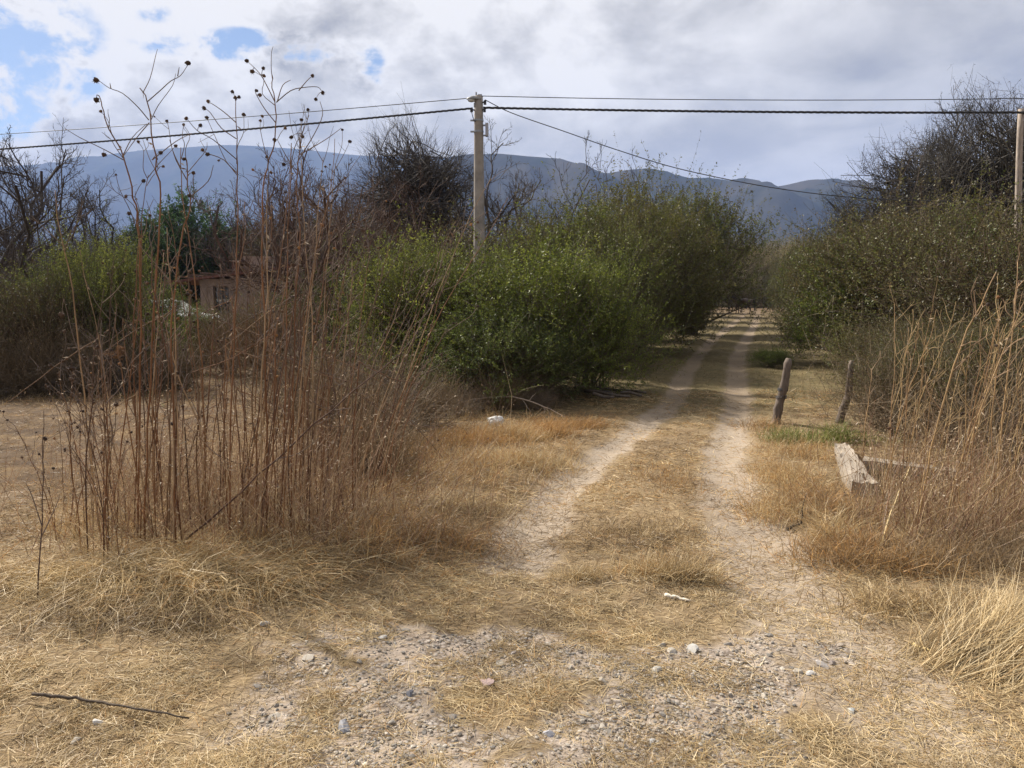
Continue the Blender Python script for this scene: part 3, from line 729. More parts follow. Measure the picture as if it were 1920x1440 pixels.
for i, (px, yd, top) in enumerate(((1504, 60, 466), (1540, 48, 462), (1488, 80, 474), (1590, 45, 446), (1640, 40, 420))):
    veg('roadside_bush', (O2, O1)[i % 2], px, yd, top, f'grey-green bush, {ORD[(1, 2, 0, 3, 4)[i]]} in the far row right of the track', 'bush', 'far bushes right of the track', 0.9, (0.95, 1.0, 1.0))
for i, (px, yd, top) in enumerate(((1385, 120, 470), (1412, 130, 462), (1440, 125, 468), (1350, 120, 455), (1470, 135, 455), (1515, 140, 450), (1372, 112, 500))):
    veg('distant_tree', (W1, W2)[i % 2], px, yd, top, f'tree with haze and sunlight in its tint, {ORD[(2, 3, 4, 0, 5, 6, 1)[i]]} of those closing the far end of the track', 'tree', 'trees at the end of the track', 1.0, (1.9, 1.9, 1.9), (1.9, 1.9, 1.9))  # tint raised to paint sunlit haze onto the backlit trees
for (px, yd, top, lab) in ((1725, 10.8, 655, 'low olive scrub some way right of the second fence post'), (1730, 9.4, 640, 'low olive scrub behind the culvert beam'), (1830, 8.6, 630, 'low olive scrub behind the tallest leaning weed'), (1920, 8.0, 600, 'olive scrub at the right edge behind the weeds')):
    veg('low_scrub', W1, px, yd, top, lab, 'bush', None, 1.0, (1.1, 1.15, 0.95), (0.9, 0.9, 0.9))
for (px, yd, top, lab) in ((1760, 5.5, 985, 'low dark green weed in the ditch under the leaning weeds'), (1850, 5.2, 1000, 'low dark weed tuft in the ditch near the right edge'), (1905, 4.8, 1020, 'dark green weed tuft at the right edge above the straw fountain'),
                           (1690, 6.0, 950, 'small dark green weed right of the culvert end'), (1660, 5.2, 1030, 'low brown-green weed tuft on the right verge')):
    veg('low_weed', LW, px, yd, top, lab, 'weed', 'low weeds in the right ditch', 1.5, (0.9, 0.85, 0.9))
# bare trees
veg('bare_tree', T1, 785, 27.0, 232, 'large leafless tree with a dense fan of twigs left of the pole', 'tree', natural=7.8, wide=0.95, rz=0.5)
veg('bare_tree', T2, 905, 30.0, 285, 'leafless tree with drooping twigs right behind the pole', 'tree', natural=6.5, rz=1.5)
veg('bare_tree', T4, 1035, 33.0, 300, 'thin leafless tree on the hill line, left one of two', 'tree', natural=5.5, wide=1.2, rz=0.2)
veg('bare_tree', T4, 1098, 31.0, 285, 'thin forked leafless tree on the hill line, right one of two', 'tree', natural=5.5, wide=0.9, rz=2.2)
veg('bare_tree', T3, 1742, 25.0, 228, 'large grey leafless tree on the right with spreading twigs', 'tree', natural=6.9, wide=0.80, rz=0.9, tint=(0.8, 0.8, 0.9), btint=(0.85, 0.85, 0.85))
veg('bare_tree', T3, 1890, 22.0, 196, 'leafless tree behind the thin right-hand pole', 'tree', natural=6.9, wide=0.78, rz=3.3, tint=(0.8, 0.8, 0.9), btint=(0.85, 0.85, 0.85))
veg('bare_tree', T3, 1660, 28.0, 345, 'low leafless tree at the left flank of the big right-hand tree', 'tree', natural=6.9, wide=0.9, rz=4.4, btint=(0.85, 0.85, 0.85))
veg('bare_tree', T2, 1925, 23.0, 175, 'tall thin-twigged leafless tree reaching in from the right edge', 'tree', natural=6.5, wide=0.8, rz=5.3, tint=(0.8, 0.8, 0.9))
veg('bare_tree', T2, -40, 20.0, 235, 'leafless tree cut by the left edge of the picture', 'tree', natural=6.5, wide=0.85, rz=0.3, btint=(0.8, 0.8, 0.85))
veg('bare_tree', T2, 62, 17.5, 345, 'dark leafless tree with low limbs over the left shrubs', 'tree', natural=6.5, wide=1.0, rz=4.1, btint=(0.7, 0.68, 0.68))
veg('bare_tree', T2, 108, 25.0, 305, 'leafless tree standing before the blue mountain on the left', 'tree', natural=6.5, wide=0.75, rz=2.0, btint=(0.8, 0.8, 0.85))
veg('bare_tree', T2, 20, 30.0, 380, 'low spreading leafless tree behind the left shrubs', 'tree', natural=6.5, wide=1.3, rz=2.9, btint=(0.75, 0.7, 0.7))
veg('bare_tree', T2, 470, 42.0, 345, 'pale leafless tree behind the house, seen through the stalks', 'tree', natural=6.5, wide=1.1, rz=5.0, btint=(1.2, 1.1, 1.1))
veg('bare_tree', T4, 560, 36.0, 330, 'slender leafless tree behind the right stalks', 'tree', natural=5.5, wide=1.5, rz=1.1)
veg('bare_tree', T2, 655, 21.0, 292, 'reddish-brown leafless tree left of the large fan-shaped one', 'tree', natural=6.5, wide=0.9, rz=0.9, btint=(1.25, 0.95, 0.85))
veg('bare_tree', T2, 600, 18.0, 370, 'low reddish-brown leafless tree tangled behind the stalks', 'tree', natural=6.5, wide=1.1, rz=3.9, btint=(1.3, 0.95, 0.8))
veg('bare_tree', T4, 700, 17.0, 400, 'small reddish leafless tree before the dull green bush', 'tree', natural=5.5, wide=1.3, rz=3.9, btint=(1.3, 0.95, 0.8))
veg('evergreen_tree', E1, 362, 46.0, 380, 'dark green rounded tree behind the small house', 'tree', wide=1.0, tint=(1.6, 1.6, 1.5))
veg('evergreen_tree', E1, 285, 43.0, 420, 'smaller dark green tree left of the rounded one', 'tree', wide=0.9, rz=2, tint=(1.5, 1.35, 1.3))
# left thicket
veg('green_bush', G1, 192, 14.4, 452, 'grey-green bush with pale top behind the left stalks', 'bush', None, 0.72, (1.25, 1.25, 1.2), rz=0.5)
veg('green_bush', G2, 130, 15.5, 500, 'grey-green bush at the left, under the leafless tree', 'bush', None, 1.0, (0.95, 0.98, 1.0), rz=3)
veg('green_bush', G2, 372, 19.0, 580, 'low grey-green bush hiding the front of the parked car', 'bush', None, 1.0, (0.95, 1.0, 1.0), rz=2.9)
veg('green_bush', G1, 262, 17.0, 530, 'grey-green bush hiding the rear of the parked car', 'bush', None, 0.8, (0.95, 1.0, 1.0), rz=1.6)
veg('dry_brush', D1, 425, 16.0, 585, 'dry reddish brush screening the small house wall', 'shrub', None, 1.0, (1, 1, 1), (0.9, 0.85, 0.8), rz=0.3)
veg('dry_brush', D1, 500, 15.0, 530, 'tall dry brush right of the small house window', 'shrub', None, 0.9, (1, 1, 1), (0.9, 0.85, 0.8), rz=1.9)
veg('brown_bush', W2, 470, 19.0, 588, 'low brown brush hiding the foot of the small house', 'bush', None, 1.2, (0.9, 0.9, 0.9), rz=0.7)
veg('green_bush', G2, 620, 21.0, 510, 'dull green bush right of the small house', 'bush', None, 1.2, (0.75, 0.75, 0.85), rz=2.6)
veg('green_bush', G1, 650, 16.5, 545, 'dull green bush between the stalks and the pole thicket', 'bush', None, 1.1, (0.7, 0.72, 0.8), rz=4.6)
veg('brown_bush', W2, 40, 13.6, 520, 'dark brown bush at the left edge of the picture', 'bush', None, 1.0, (0.7, 0.7, 0.75), (0.7, 0.65, 0.65), rz=0.1)
for i, (px, yd, top) in enumerate(((-20, 12.6, 610), (45, 12.8, 600), (120, 12.9, 612), (185, 13.0, 618), (250, 13.2, 625), (320, 13.4, 630))):
    veg('dry_shrub', (D2, D1)[i % 2], px, yd, top, f'low dry shrub, {ORD[i]} in the row along the left field edge', 'shrub', 'dry shrubs along the left field edge', 1.0, (1, 1, 1), (0.75, 0.78, 0.75))
for i, (px, yd, top) in enumerate(((0, 36, 480), (80, 40, 470), (160, 44, 465), (240, 50, 470), (430, 55, 440), (500, 52, 450), (560, 48, 430), (620, 45, 420), (680, 40, 425), (740, 38, 400))):
    veg('background_bush', (W1, W2, O2)[i % 3], px, yd, top, f'dull brown bush, {ORD[i]} in the far row behind the house', 'bush', 'far bushes behind the house', 1.3, (0.85, 0.8, 0.85), (0.8, 0.75, 0.75))
# dry brush in front of the green thicket
for i, (px, yd, top, wd, lab) in enumerate((
        (640, 8.2, 640, 1.0, 'dry brown brush right behind the tallest stalks'), (720, 8.8, 650, 1.0, 'dry brown twiggy brush left of the white scraps'),
        (800, 9.6, 690, 1.0, 'dry brown brush under the dull green bush'), (860, 10.4, 715, 1.1, 'dry twiggy brush before the low dark green bush'),
        (940, 10.8, 690, 1.1, 'low dry brush around the white plastic bag'), (560, 9.6, 620, 1.0, 'dry brush between the stalks and the field'),
        (690, 7.0, 745, 1.2, 'low dry tangle right of the grey block'), (1010, 11.0, 715, 1.0, 'low dry brush at the right end of the fallen branch'))):
    veg('dry_brush', (D1, D2)[i % 2], px, yd, top, lab, 'shrub', 'dry brush before the green thicket', wd, (1, 1, 1), (0.95, 0.98, 0.95), rz=i * 1.3)
for i, (px, yd, top, lab) in enumerate(((1690, 9.0, 640, 'reddish dry brush behind the concrete culvert'), (1800, 8.4, 650, 'reddish dry brush right of the culvert beam'),
        (1900, 7.2, 640, 'tangled dry brush at the right edge'), (1700, 10.8, 690, 'dry brush right of the second fence post'))):
    veg('dry_brush', (D2, D1)[i % 2], px, yd, top, lab, 'shrub', 'dry brush on the right verge', 1.0, (1, 1, 1), (0.88, 0.90, 0.82), rz=i * 2.1)

# ================================================================== UTILITY POLE AND WIRES
PY = 17.0
ptop = at(899, 176, PY); pbase = Vector((ptop.x - 0.02, PY, 0))
ph = ptop.z
pole = empty('utility_pole', (pbase.x, PY, hz(pbase.x, PY) - 0.05))
mb = MB(); prn = np.random.default_rng(5)
zz_ = np.linspace(0, ph, 14); P = np.stack([np.linspace(0, 0.0, 14), np.zeros(14), zz_], 1)[None]
mb.tubes(P, np.linspace(0.155, 0.092, 14), 20, np.array([1, 1, 1.]), prn, cap=True)
obj('shaft', mb.mesh('shaft', M['poleconc']), pole)
def pz(py): return at(899, py, PY).z
def ppx(px): return pw(px - 899, PY)
for py_ in (222, 243):   # steel bands
    bm = bmesh.new(); z = pz(py_); cyl(bm, (0, 0, z - 0.018), (0, 0, z + 0.018), 0.108, 0.108, 20)
    bx(bm, (-0.135, -0.01, z), (0.09, 0.04, 0.03))
    bm_obj('band', bm, M['metal'], pole)
bm = bmesh.new()      # street-lamp head on a short arm, pointing left
cyl(bm, (-0.05, -0.02, pz(186)), (-0.11, -0.06, pz(184)), 0.022, 0.022, 8)
arm = bm_obj('lamp_arm', bm, M['lampgrey'], pole)
bm = bmesh.new()
prof = [(-0.26, 0.015), (-0.22, 0.05), (-0.16, 0.085), (-0.10, 0.095), (-0.04, 0.075), (0.02, 0.05), (0.06, 0.04)]
rings = []
for (xx, r) in prof:
    ring = [bm.verts.new((xx, -0.06 + r * 0.85 * math.cos(a), pz(185) + 0.02 + (r * 0.75 * math.sin(a) if math.sin(a) > 0 else r * 0.25 * math.sin(a)))) for a in np.linspace(0, 2 * math.pi, 14, endpoint=False)]
    rings.append(ring)
for a_, b_ in zip(rings[:-1], rings[1:]):
    for i in range(14): bm.faces.new((a_[i], a_[(i + 1) % 14], b_[(i + 1) % 14], b_[i]))
bm.faces.new(rings[0][::-1]); bm.faces.new(rings[-1])
head = bm_obj('lamp_head', bm, M['lampgrey'], pole, smooth=True)
bm = bmesh.new(); bmesh.ops.create_uvsphere(bm, u_segments=14, v_segments=8, radius=1, matrix=Matrix.Translation((-0.15, -0.06, pz(185) + 0.0)) @ Matrix.Diagonal((0.085, 0.06, 0.045, 1)))
bm_obj('lamp_glass', bm, M['glass'], head, smooth=True)
bm = bmesh.new(); bx(bm, (-0.085, -0.05, pz(194)), (0.035, 0.05, 0.085)); bevel(bm, 0.006)
bm_obj('photocell', bm, M['lampgrey'], pole)
bm = bmesh.new(); bx(bm, (ppx(914), -0.03, pz(240)), (0.065, 0.11, 0.28)); bevel(bm, 0.01); bx(bm, (ppx(910), 0, pz(231)), (0.07, 0.03, 0.03)); bx(bm, (ppx(910), 0, pz(250)), (0.07, 0.03, 0.03))
bm_obj('junction_box', bm, M['box'], pole)
for xs_, py_ in ((-0.15, 203), (0.14, 189), (0.13, 203)):
    bm = bmesh.new(); s_ = 1 if xs_ > 0 else -1
    cyl(bm, (0.06 * s_, -0.03, pz(py_)), (xs_, -0.05, pz(py_)), 0.016, 0.016, 8)
    for k in range(3): cyl(bm, (xs_, -0.05, pz(py_) - 0.045 + k * 0.03), (xs_, -0.05, pz(py_) - 0.02 + k * 0.03), 0.034, 0.026, 10)
    bm_obj('insulator', bm, M['cable'], pole)
bm = bmesh.new(); bx(bm, (-0.05, 0, ph + 0.03), (0.03, 0.03, 0.1)); bx(bm, (0.03, 0, ph + 0.012), (0.09, 0.08, 0.035))
bm_obj('top_bracket', bm, M['metal'], pole)
mb = MB(); t = np.linspace(0, 1, 12)
mb.tubes(np.stack([-0.15 + 0.10 * t, -0.08 + 0 * t, pz(205) - 0.22 * np.sin(t * np.pi * 0.62) ** 0.8], 1)[None], np.full(12, 0.008), 6, (1, 1, 1), prn)
obj('drop_lead', mb.mesh('drop_lead', M['cable']), pole)
tag(pole, 'tall concrete utility pole with small street lamp, standing in the bushes', 'pole')

# slim pole at the right edge
RY = 16.3
rb, rt = at(1904, 640, RY), at(1917, 200, RY); rb.z = hz(rb.x, RY)
rp = empty('wooden_pole', tuple(rb))
tt = np.linspace(0, 1, 12)
P = np.array([[(rt.x - rb.x) * a + 0.035 * math.sin(a * 5), 0.02 * math.sin(a * 4), (rt.z - rb.z) * a - 0.05] for a in tt])[None]
mb = MB(); mb.tubes(P, np.linspace(0.085, 0.055, 12), 12, (0.36, 0.30, 0.25), prn, cap=True)
obj('shaft', mb.mesh('shaft', M['wood']), rp)
for py_ in (213, 379):
    z = at(1915, py_, RY).z - rb.z; a = (z + 0.05) / (rt.z - rb.z); xx = (rt.x - rb.x) * a
    bm = bmesh.new(); cyl(bm, (xx, -0.04, z), (xx - 0.03, -0.13, z), 0.018, 0.018, 8); cyl(bm, (xx - 0.03, -0.13, z - 0.04), (xx - 0.03, -0.13, z + 0.04), 0.03, 0.025, 10)
    bm_obj('insulator', bm, M['cable'], rp)
tag(rp, 'slim pale wooden pole at the right edge of the picture', 'pole')

def wire(name, pts, r, label, twist=0):
    """a hanging wire through 3-D points; twist: strands wound round each other"""
    P = smoothline([tuple(p) for p in pts], 40); P = np.array(P)
    mb = MB()
    if not twist: mb.tubes(P[None], np.full(len(P), r), 6, (1, 1, 1), prn)
    else:
        n = len(P) * 6; s = np.linspace(0, len(P) - 1, n)
        Q = np.stack([np.interp(s, np.arange(len(P)), P[:, k]) for k in range(3)], 1)
        dist = np.concatenate([[0], np.cumsum(np.linalg.norm(np.diff(Q, axis=0), axis=1))])
        for k in range(twist):
            a = dist / 0.42 * 2 * np.pi + k * 2 * np.pi / twist
            O = np.stack([0 * a, np.cos(a), np.sin(a)], 1) * r * 0.95
            mb.tubes((Q + O)[None], np.full(n, r * 0.8), 5, (1, 1, 1), prn)
    tag(obj(name, mb.mesh(name, M['cable'])), label, 'wire')

def sag(a, b, s, n=7):
    a, b = Vector(a), Vector(b); out = []
    for i in range(n):
        t = i / (n - 1); p = a.lerp(b, t); p.z -= 4 * s * t * (1 - t); out.append(p)
    return out
A_up = at(893, 183, PY - 0.05); A_lo = at(886, 203, PY - 0.06); B_up = at(902, 180, PY - 0.05); B_lo = at(906, 202, PY - 0.06); B_dr = at(909, 187, PY - 0.05)
wire('power_line', sag(A_up, at(-420, 274, 24.0), 0.10), 0.0085, 'thin upper wire running left from the concrete pole')
wire('power_line', sag(A_lo, at(-420, 306, 24.0), 0.10), 0.014, 'thick twisted cable running left from the concrete pole', twist=3)
wire('power_line', sag(B_up, at(1960, 184, 16.2), 0.06) + [at(2400, 178, 16.0), at(3000, 190, 15.6)], 0.0085, 'thin upper wire running right from the concrete pole')
wire('power_line', sag(B_lo, at(1915, 211, RY - 0.13), 0.035) + [at(2400, 214, 15.8), at(3000, 220, 15.2)], 0.0155, 'thick twisted cable running right from the concrete pole', twist=3)
wire('power_line', [B_dr, at(960, 212, 16.95), at(1060, 247, 16.9), at(1160, 282, 16.8), at(1280, 318, 16.7), at(1450, 352, 16.6), at(1610, 371, 16.5), at(1760, 377, 16.4), at(1913, 379, RY - 0.13)], 0.0095,
     'sagging service wire dropping right from the pole towards the slim pole')

# ================================================================== HOUSE, CAR
HY = 32.0
hp = at(378, 600, HY); hx0 = hp.x; hbase = hz(hx0, HY)
house = empty('small_house', (hx0, HY, hbase))
def hX(px): return pw(px - 378, HY)
def hZ(py): return at(378, py, HY).z - hbase
WL, WH, WD = 5.2, hZ(523), 4.2
bm = bmesh.new()      # front wall with window opening, made of pieces butted together
wx0, wx1, wz0, wz1 = hX(402), hX(431), hZ(590), hZ(537)
for (x0, x1, z0, z1) in ((0, wx0, 0, WH), (wx1, WL, 0, WH), (wx0, wx1, 0, wz0), (wx0, wx1, wz1, WH)):
    bx(bm, ((x0 + x1) / 2, 0.1, (z0 + z1) / 2), (x1 - x0, 0.2, z1 - z0))
bx(bm, (0.1, 0.2 + (WD - .2) / 2, WH / 2), (0.2, WD - .2, WH)); bx(bm, (WL - 0.1, 0.2 + (WD - .2) / 2, WH / 2), (0.2, WD - .2, WH)); bx(bm, (WL / 2, WD + 0.1, WH / 2), (WL, 0.2, WH))
bm_obj('wall', bm, M['plaster'], house)
win = None
bm = bmesh.new()
for (x0, x1, z0, z1) in ((wx0, wx0 + .05, wz0, wz1), (wx1 - .05, wx1, wz0, wz1), (wx0 + .05, wx1 - .05, wz1 - .05, wz1), (wx0 + .05, wx1 - .05, wz0, wz0 + .05), ((wx0 + wx1) / 2 - .02, (wx0 + wx1) / 2 + .02, wz0 + .05, wz1 - .05)):
    bx(bm, ((x0 + x1) / 2, 0.12, (z0 + z1) / 2), (x1 - x0, 0.05, z1 - z0))
win = bm_obj('window', bm, M['frame'], house)
bm = bmesh.new(); bx(bm, ((wx0 + wx1) / 2, 0.16, (wz0 + wz1) / 2), (wx1 - wx0 - .1, 0.012, wz1 - wz0 - .1)); bm_obj('pane', bm, M['carglass'], win)
bm = bmesh.new()      # pitched sheet roof with eaves
slope = Matrix.Rotation(rad(-7), 3, 'Y')
bx(bm, (WL / 2 - 0.5, WD / 2, WH + 0.26), (WL + 1.9, WD + 0.8, 0.09), slope); bm_obj('roof', bm, M['redroof'], house)
bm = bmesh.new()
for k in range(12): bx(bm, (-0.9 + k * 0.56, WD / 2, WH + 0.10 + (0.56 * k) * 0.123), (0.06, WD + 0.7, 0.07), slope)
bm_obj('rafters', bm, M['frame'], house)
bm = bmesh.new(); bx(bm, (-0.62, 0.4, WH / 2 - 0.05), (0.1, 0.1, WH)); bx(bm, (-0.62, WD - .2, WH / 2 - 0.05), (0.1, 0.1, WH)); bm_obj('porch_post', bm, M['frame'], house)
bm = bmesh.new(); bx(bm, (hX(470), 1.6, hZ(500)), (1.3, 1.4, 0.95)); bm_obj('upper_room', bm, M['plaster'], house)
bm = bmesh.new(); bx(bm, (hX(436), 1.2, hZ(499)), (0.55, 0.6, 0.55)); bevel(bm, 0.03); bm_obj('chimney', bm, M['redroof'], house)
tag(house, 'small plastered house with red roof, half hidden by dry stalks', 'house')

# white car parked left of the house, facing right
car = empty('parked_car', (at(362, 600, 29.0).x - 1.0, 29.0, hz(at(362, 600, 29.0).x, 29.0)), rad(-14))
side = [(-2.0, 0.30), (-2.05, 0.62), (-1.95, 0.92), (-1.65, 1.02), (-1.25, 1.45), (-0.2, 1.50), (0.25, 1.46), (1.0, 1.00), (1.75, 0.90), (2.02, 0.72), (2.05, 0.42), (1.95, 0.28)]
bm = bmesh.new(); rows = []
for yv, k in ((-0.80, 0.94), (-0.72, 1.0), (0.72, 1.0), (0.80, 0.94)):
    rows.append([bm.verts.new((x * (0.99 if abs(yv) > .75 else 1), yv * (0.86 if z > 1.1 else 1), 0.28 + (z - 0.28) * k)) for x, z in side])
for a_, b_ in zip(rows[:-1], rows[1:]):
    for i in range(len(side)): bm.faces.new((a_[i], b_[i], b_[(i + 1) % len(side)], a_[(i + 1) % len(side)]))
bm.faces.new(rows[0]); bm.faces.new(rows[-1][::-1]); bmesh.ops.recalc_face_normals(bm, faces=bm.faces)
bevel(bm, 0.025, 2)
bm_obj('body', bm, M['carwhite'], car, smooth=True)
bm = bmesh.new(); v = [bm.verts.new(p) for p in ((0.30, -0.56, 1.455), (0.30, 0.56, 1.455), (0.97, 0.66, 1.04), (0.97, -0.66, 1.04))]; bm.faces.new(v[::-1])
bmesh.ops.solidify(bm, geom=bm.faces[:], thickness=0.012); bm_obj('windscreen', bm, M['bag'], car)  # opaque white paints the bright sky reflection onto the glass
for sgn in (-1, 1):
    for (x0, x1) in ((-1.15, -0.35), (-0.28, 0.62)):
        bm = bmesh.new(); v = [bm.verts.new(p) for p in ((x0 - 0.12, sgn * .808, 1.02), (x1, sgn * .808, 1.02), (x1 - (0.42 if x1 > 0 else 0), sgn * .715, 1.38), (x0 + 0.1, sgn * .715, 1.38))]
        bm.faces.new(v if sgn < 0 else v[::-1]); bmesh.ops.solidify(bm, geom=bm.faces[:], thickness=0.01); bm_obj('side_window', bm, M['carglass'], car)
    for x0 in (-1.25, 1.28):
        bm = bmesh.new(); cyl(bm, (x0, sgn * 0.62, 0.31), (x0, sgn * 0.83, 0.31), 0.31, 0.31, 20); bevel(bm, 0.02, 1); wh = bm_obj('wheel', bm, M['tyre'], car)
        bm = bmesh.new(); cyl(bm, (x0, sgn * 0.825, 0.31), (x0, sgn * 0.845, 0.31), 0.19, 0.17, 14); bm_obj('rim', bm, M['metal'], wh)
    bm = bmesh.new(); bx(bm, (2.0, sgn * 0.55, 0.70), (0.08, 0.3, 0.14)); bevel(bm, 0.02, 1); bm_obj('headlight', bm, M['glass'], car)
tag(car, 'white car parked left of the small house behind the bushes', 'car')

# ================================================================== FENCE POSTS, CULVERT, LYING RAILS
def post(pxb, pyb, pxt, pyt, r0, r1, bends, label, wired):
    b = ground_pt(pxb, pyb); top = at(pxt, pyt, b.y)
    root = empty('fence_post', (b.x, b.y, b.z - 0.15)); n = 16; tt = np.linspace(0, 1, n)
    L = top.z - b.z + 0.15; dx = top.x - b.x
    P = np.stack([dx * tt + np.interp(tt, *bends), 0.02 * np.sin(tt * 6), L * tt], 1)[None]
    r = np.linspace(r0, r1, n) * (1 + 0.10 * np.sin(tt * 23) + 0.06 * np.sin(tt * 41 + 1)); r[-1] *= 0.82
    mb = MB(); mb.tubes(P, r, 12, (0.145, 0.115, 0.095), prn, cap=True)
    mb.v[0] += (np.random.default_rng(3).normal(size=mb.v[0].shape) * 0.004).astype(np.float32)
    obj('stake', mb.mesh('stake', M['wood']), root)
    if wired:
        for t0, turns in ((0.60, 3), (0.50, 2)):
            a = np.linspace(0, turns * 2 * np.pi, 40); z = L * t0 + np.linspace(-.02, .02, 40); xx = dx * t0 + np.interp(t0, *bends)
            rr_ = np.interp(t0, [0, 1], [r0, r1]) * 1.12 + 0.004
            mb = MB(); mb.tubes(np.stack([xx + rr_ * np.cos(a), rr_ * np.sin(a), z], 1)[None], np.full(40, 0.005), 5, (1, 1, 1), prn); obj('wire_tie', mb.mesh('wire_tie', M['cable']), root)
    return tag(root, label, 'post')
post(1453, 795, 1478, 672, 0.062, 0.048, ([0, .4, .7, 1], [0, -0.005, 0.005, 0]), 'leaning grey fence post with wire wound round its middle, nearer the track', True)
post(1570, 795, 1596, 676, 0.060, 0.034, ([0, .25, .5, .75, 1], [0, 0.02, 0.055, 0.02, 0]), 'crooked fence post, farther from the track', False)

def slab(name, corners, thick, mat, parent, notch=None, rough=0.008, seed=0):
    """slab from 4 top corners (world), subdivided and chipped"""
    n, m = 14, 5; c = [np.array(v) for v in corners]; rg = np.random.default_rng(seed)
    bm = bmesh.new(); g = []
    for i in range(n + 1):
        row = []
        for j in range(m + 1):
            u, v = i / n, j / m
            p = (c[0] * (1 - v) + c[1] * v) * (1 - u) + (c[3] * (1 - v) + c[2] * v) * u
            ed = (i in (0, n)) or (j in (0, m))
            p = p + rg.normal(size=3) * rough * (1.3 if ed else 0.6); row.append(bm.verts.new(p))
        g.append(row)
    for i in range(n):
        for j in range(m):
            if notch and (i, j) in notch: continue
            bm.faces.new((g[i][j], g[i][j + 1], g[i + 1][j + 1], g[i + 1][j]))
    bmesh.ops.recalc_face_normals(bm, faces=bm.faces)
    r = bmesh.ops.extrude_face_region(bm, geom=bm.faces[:])
    for e in r['geom']:
        if isinstance(e, bmesh.types.BMVert): e.co.z -= thick
    bmesh.ops.recalc_face_normals(bm, faces=bm.faces)
    return bm_obj(name, bm, mat, parent)
cb = ground_pt(1600, 925); culv = empty('concrete_culvert', tuple(cb))
def rel(px, py, yd): return at(px, py, yd) - cb
yn, yf = 6.35, 8.0
slab('side_wall', (rel(1598, 904, yn), rel(1643, 906, yn), rel(1590, 832, yf), rel(1563, 832, yf)), 0.24, M['concrete'], culv, notch={(1, 3), (2, 3)}, seed=4, rough=0.0045)
slab('back_beam', (rel(1618, 862, 7.25), rel(1620, 856, 7.42), rel(1806, 879, 7.05), rel(1806, 886, 6.88)), 0.09, M['concrete'], culv, seed=6, rough=0.003)
tag(culv, 'broken pale concrete culvert edge in the grass right of the track', 'culvert')

rails = [((1118, 738), (1211, 748), 'farthest of the rails lying at the left edge of the track'), ((1104, 745), (1148, 750), 'short second rail of the pile lying by the track'),
         ((1164, 752), (1203, 757), 'rail end poking right out of the pile lying by the track'), ((1096, 752), (1180, 764), 'nearest long rail of the pile lying by the track'),
         ((1112, 762), (1150, 768), 'short nearest rail half sunk in the grass by the track')]
for i, (a, b, lab) in enumerate(rails):
    A, Bp = ground_pt(*a), ground_pt(*b)
    r = 0.027; c = (A + Bp) / 2; n = 9; tt = np.linspace(-1, 1, n)
    d = (Bp - A) / 2; P = np.stack([d.x * tt, d.y * tt, d.z * tt + 0.012 * np.sin(tt * 3 + i) + 0.10 + 0.02 * i], 1)[None]
    mb = MB(); mb.tubes(P, np.linspace(r, r * 0.75, n) * (1 + .08 * np.sin(tt * 9 + i)), 8, (0.11, 0.088, 0.072), prn, cap=True)
    o = obj('wooden_rail', mb.mesh('wooden_rail', M['wood']), None, tuple(c)); tag(o, lab, 'rail', 'rails lying by the track')

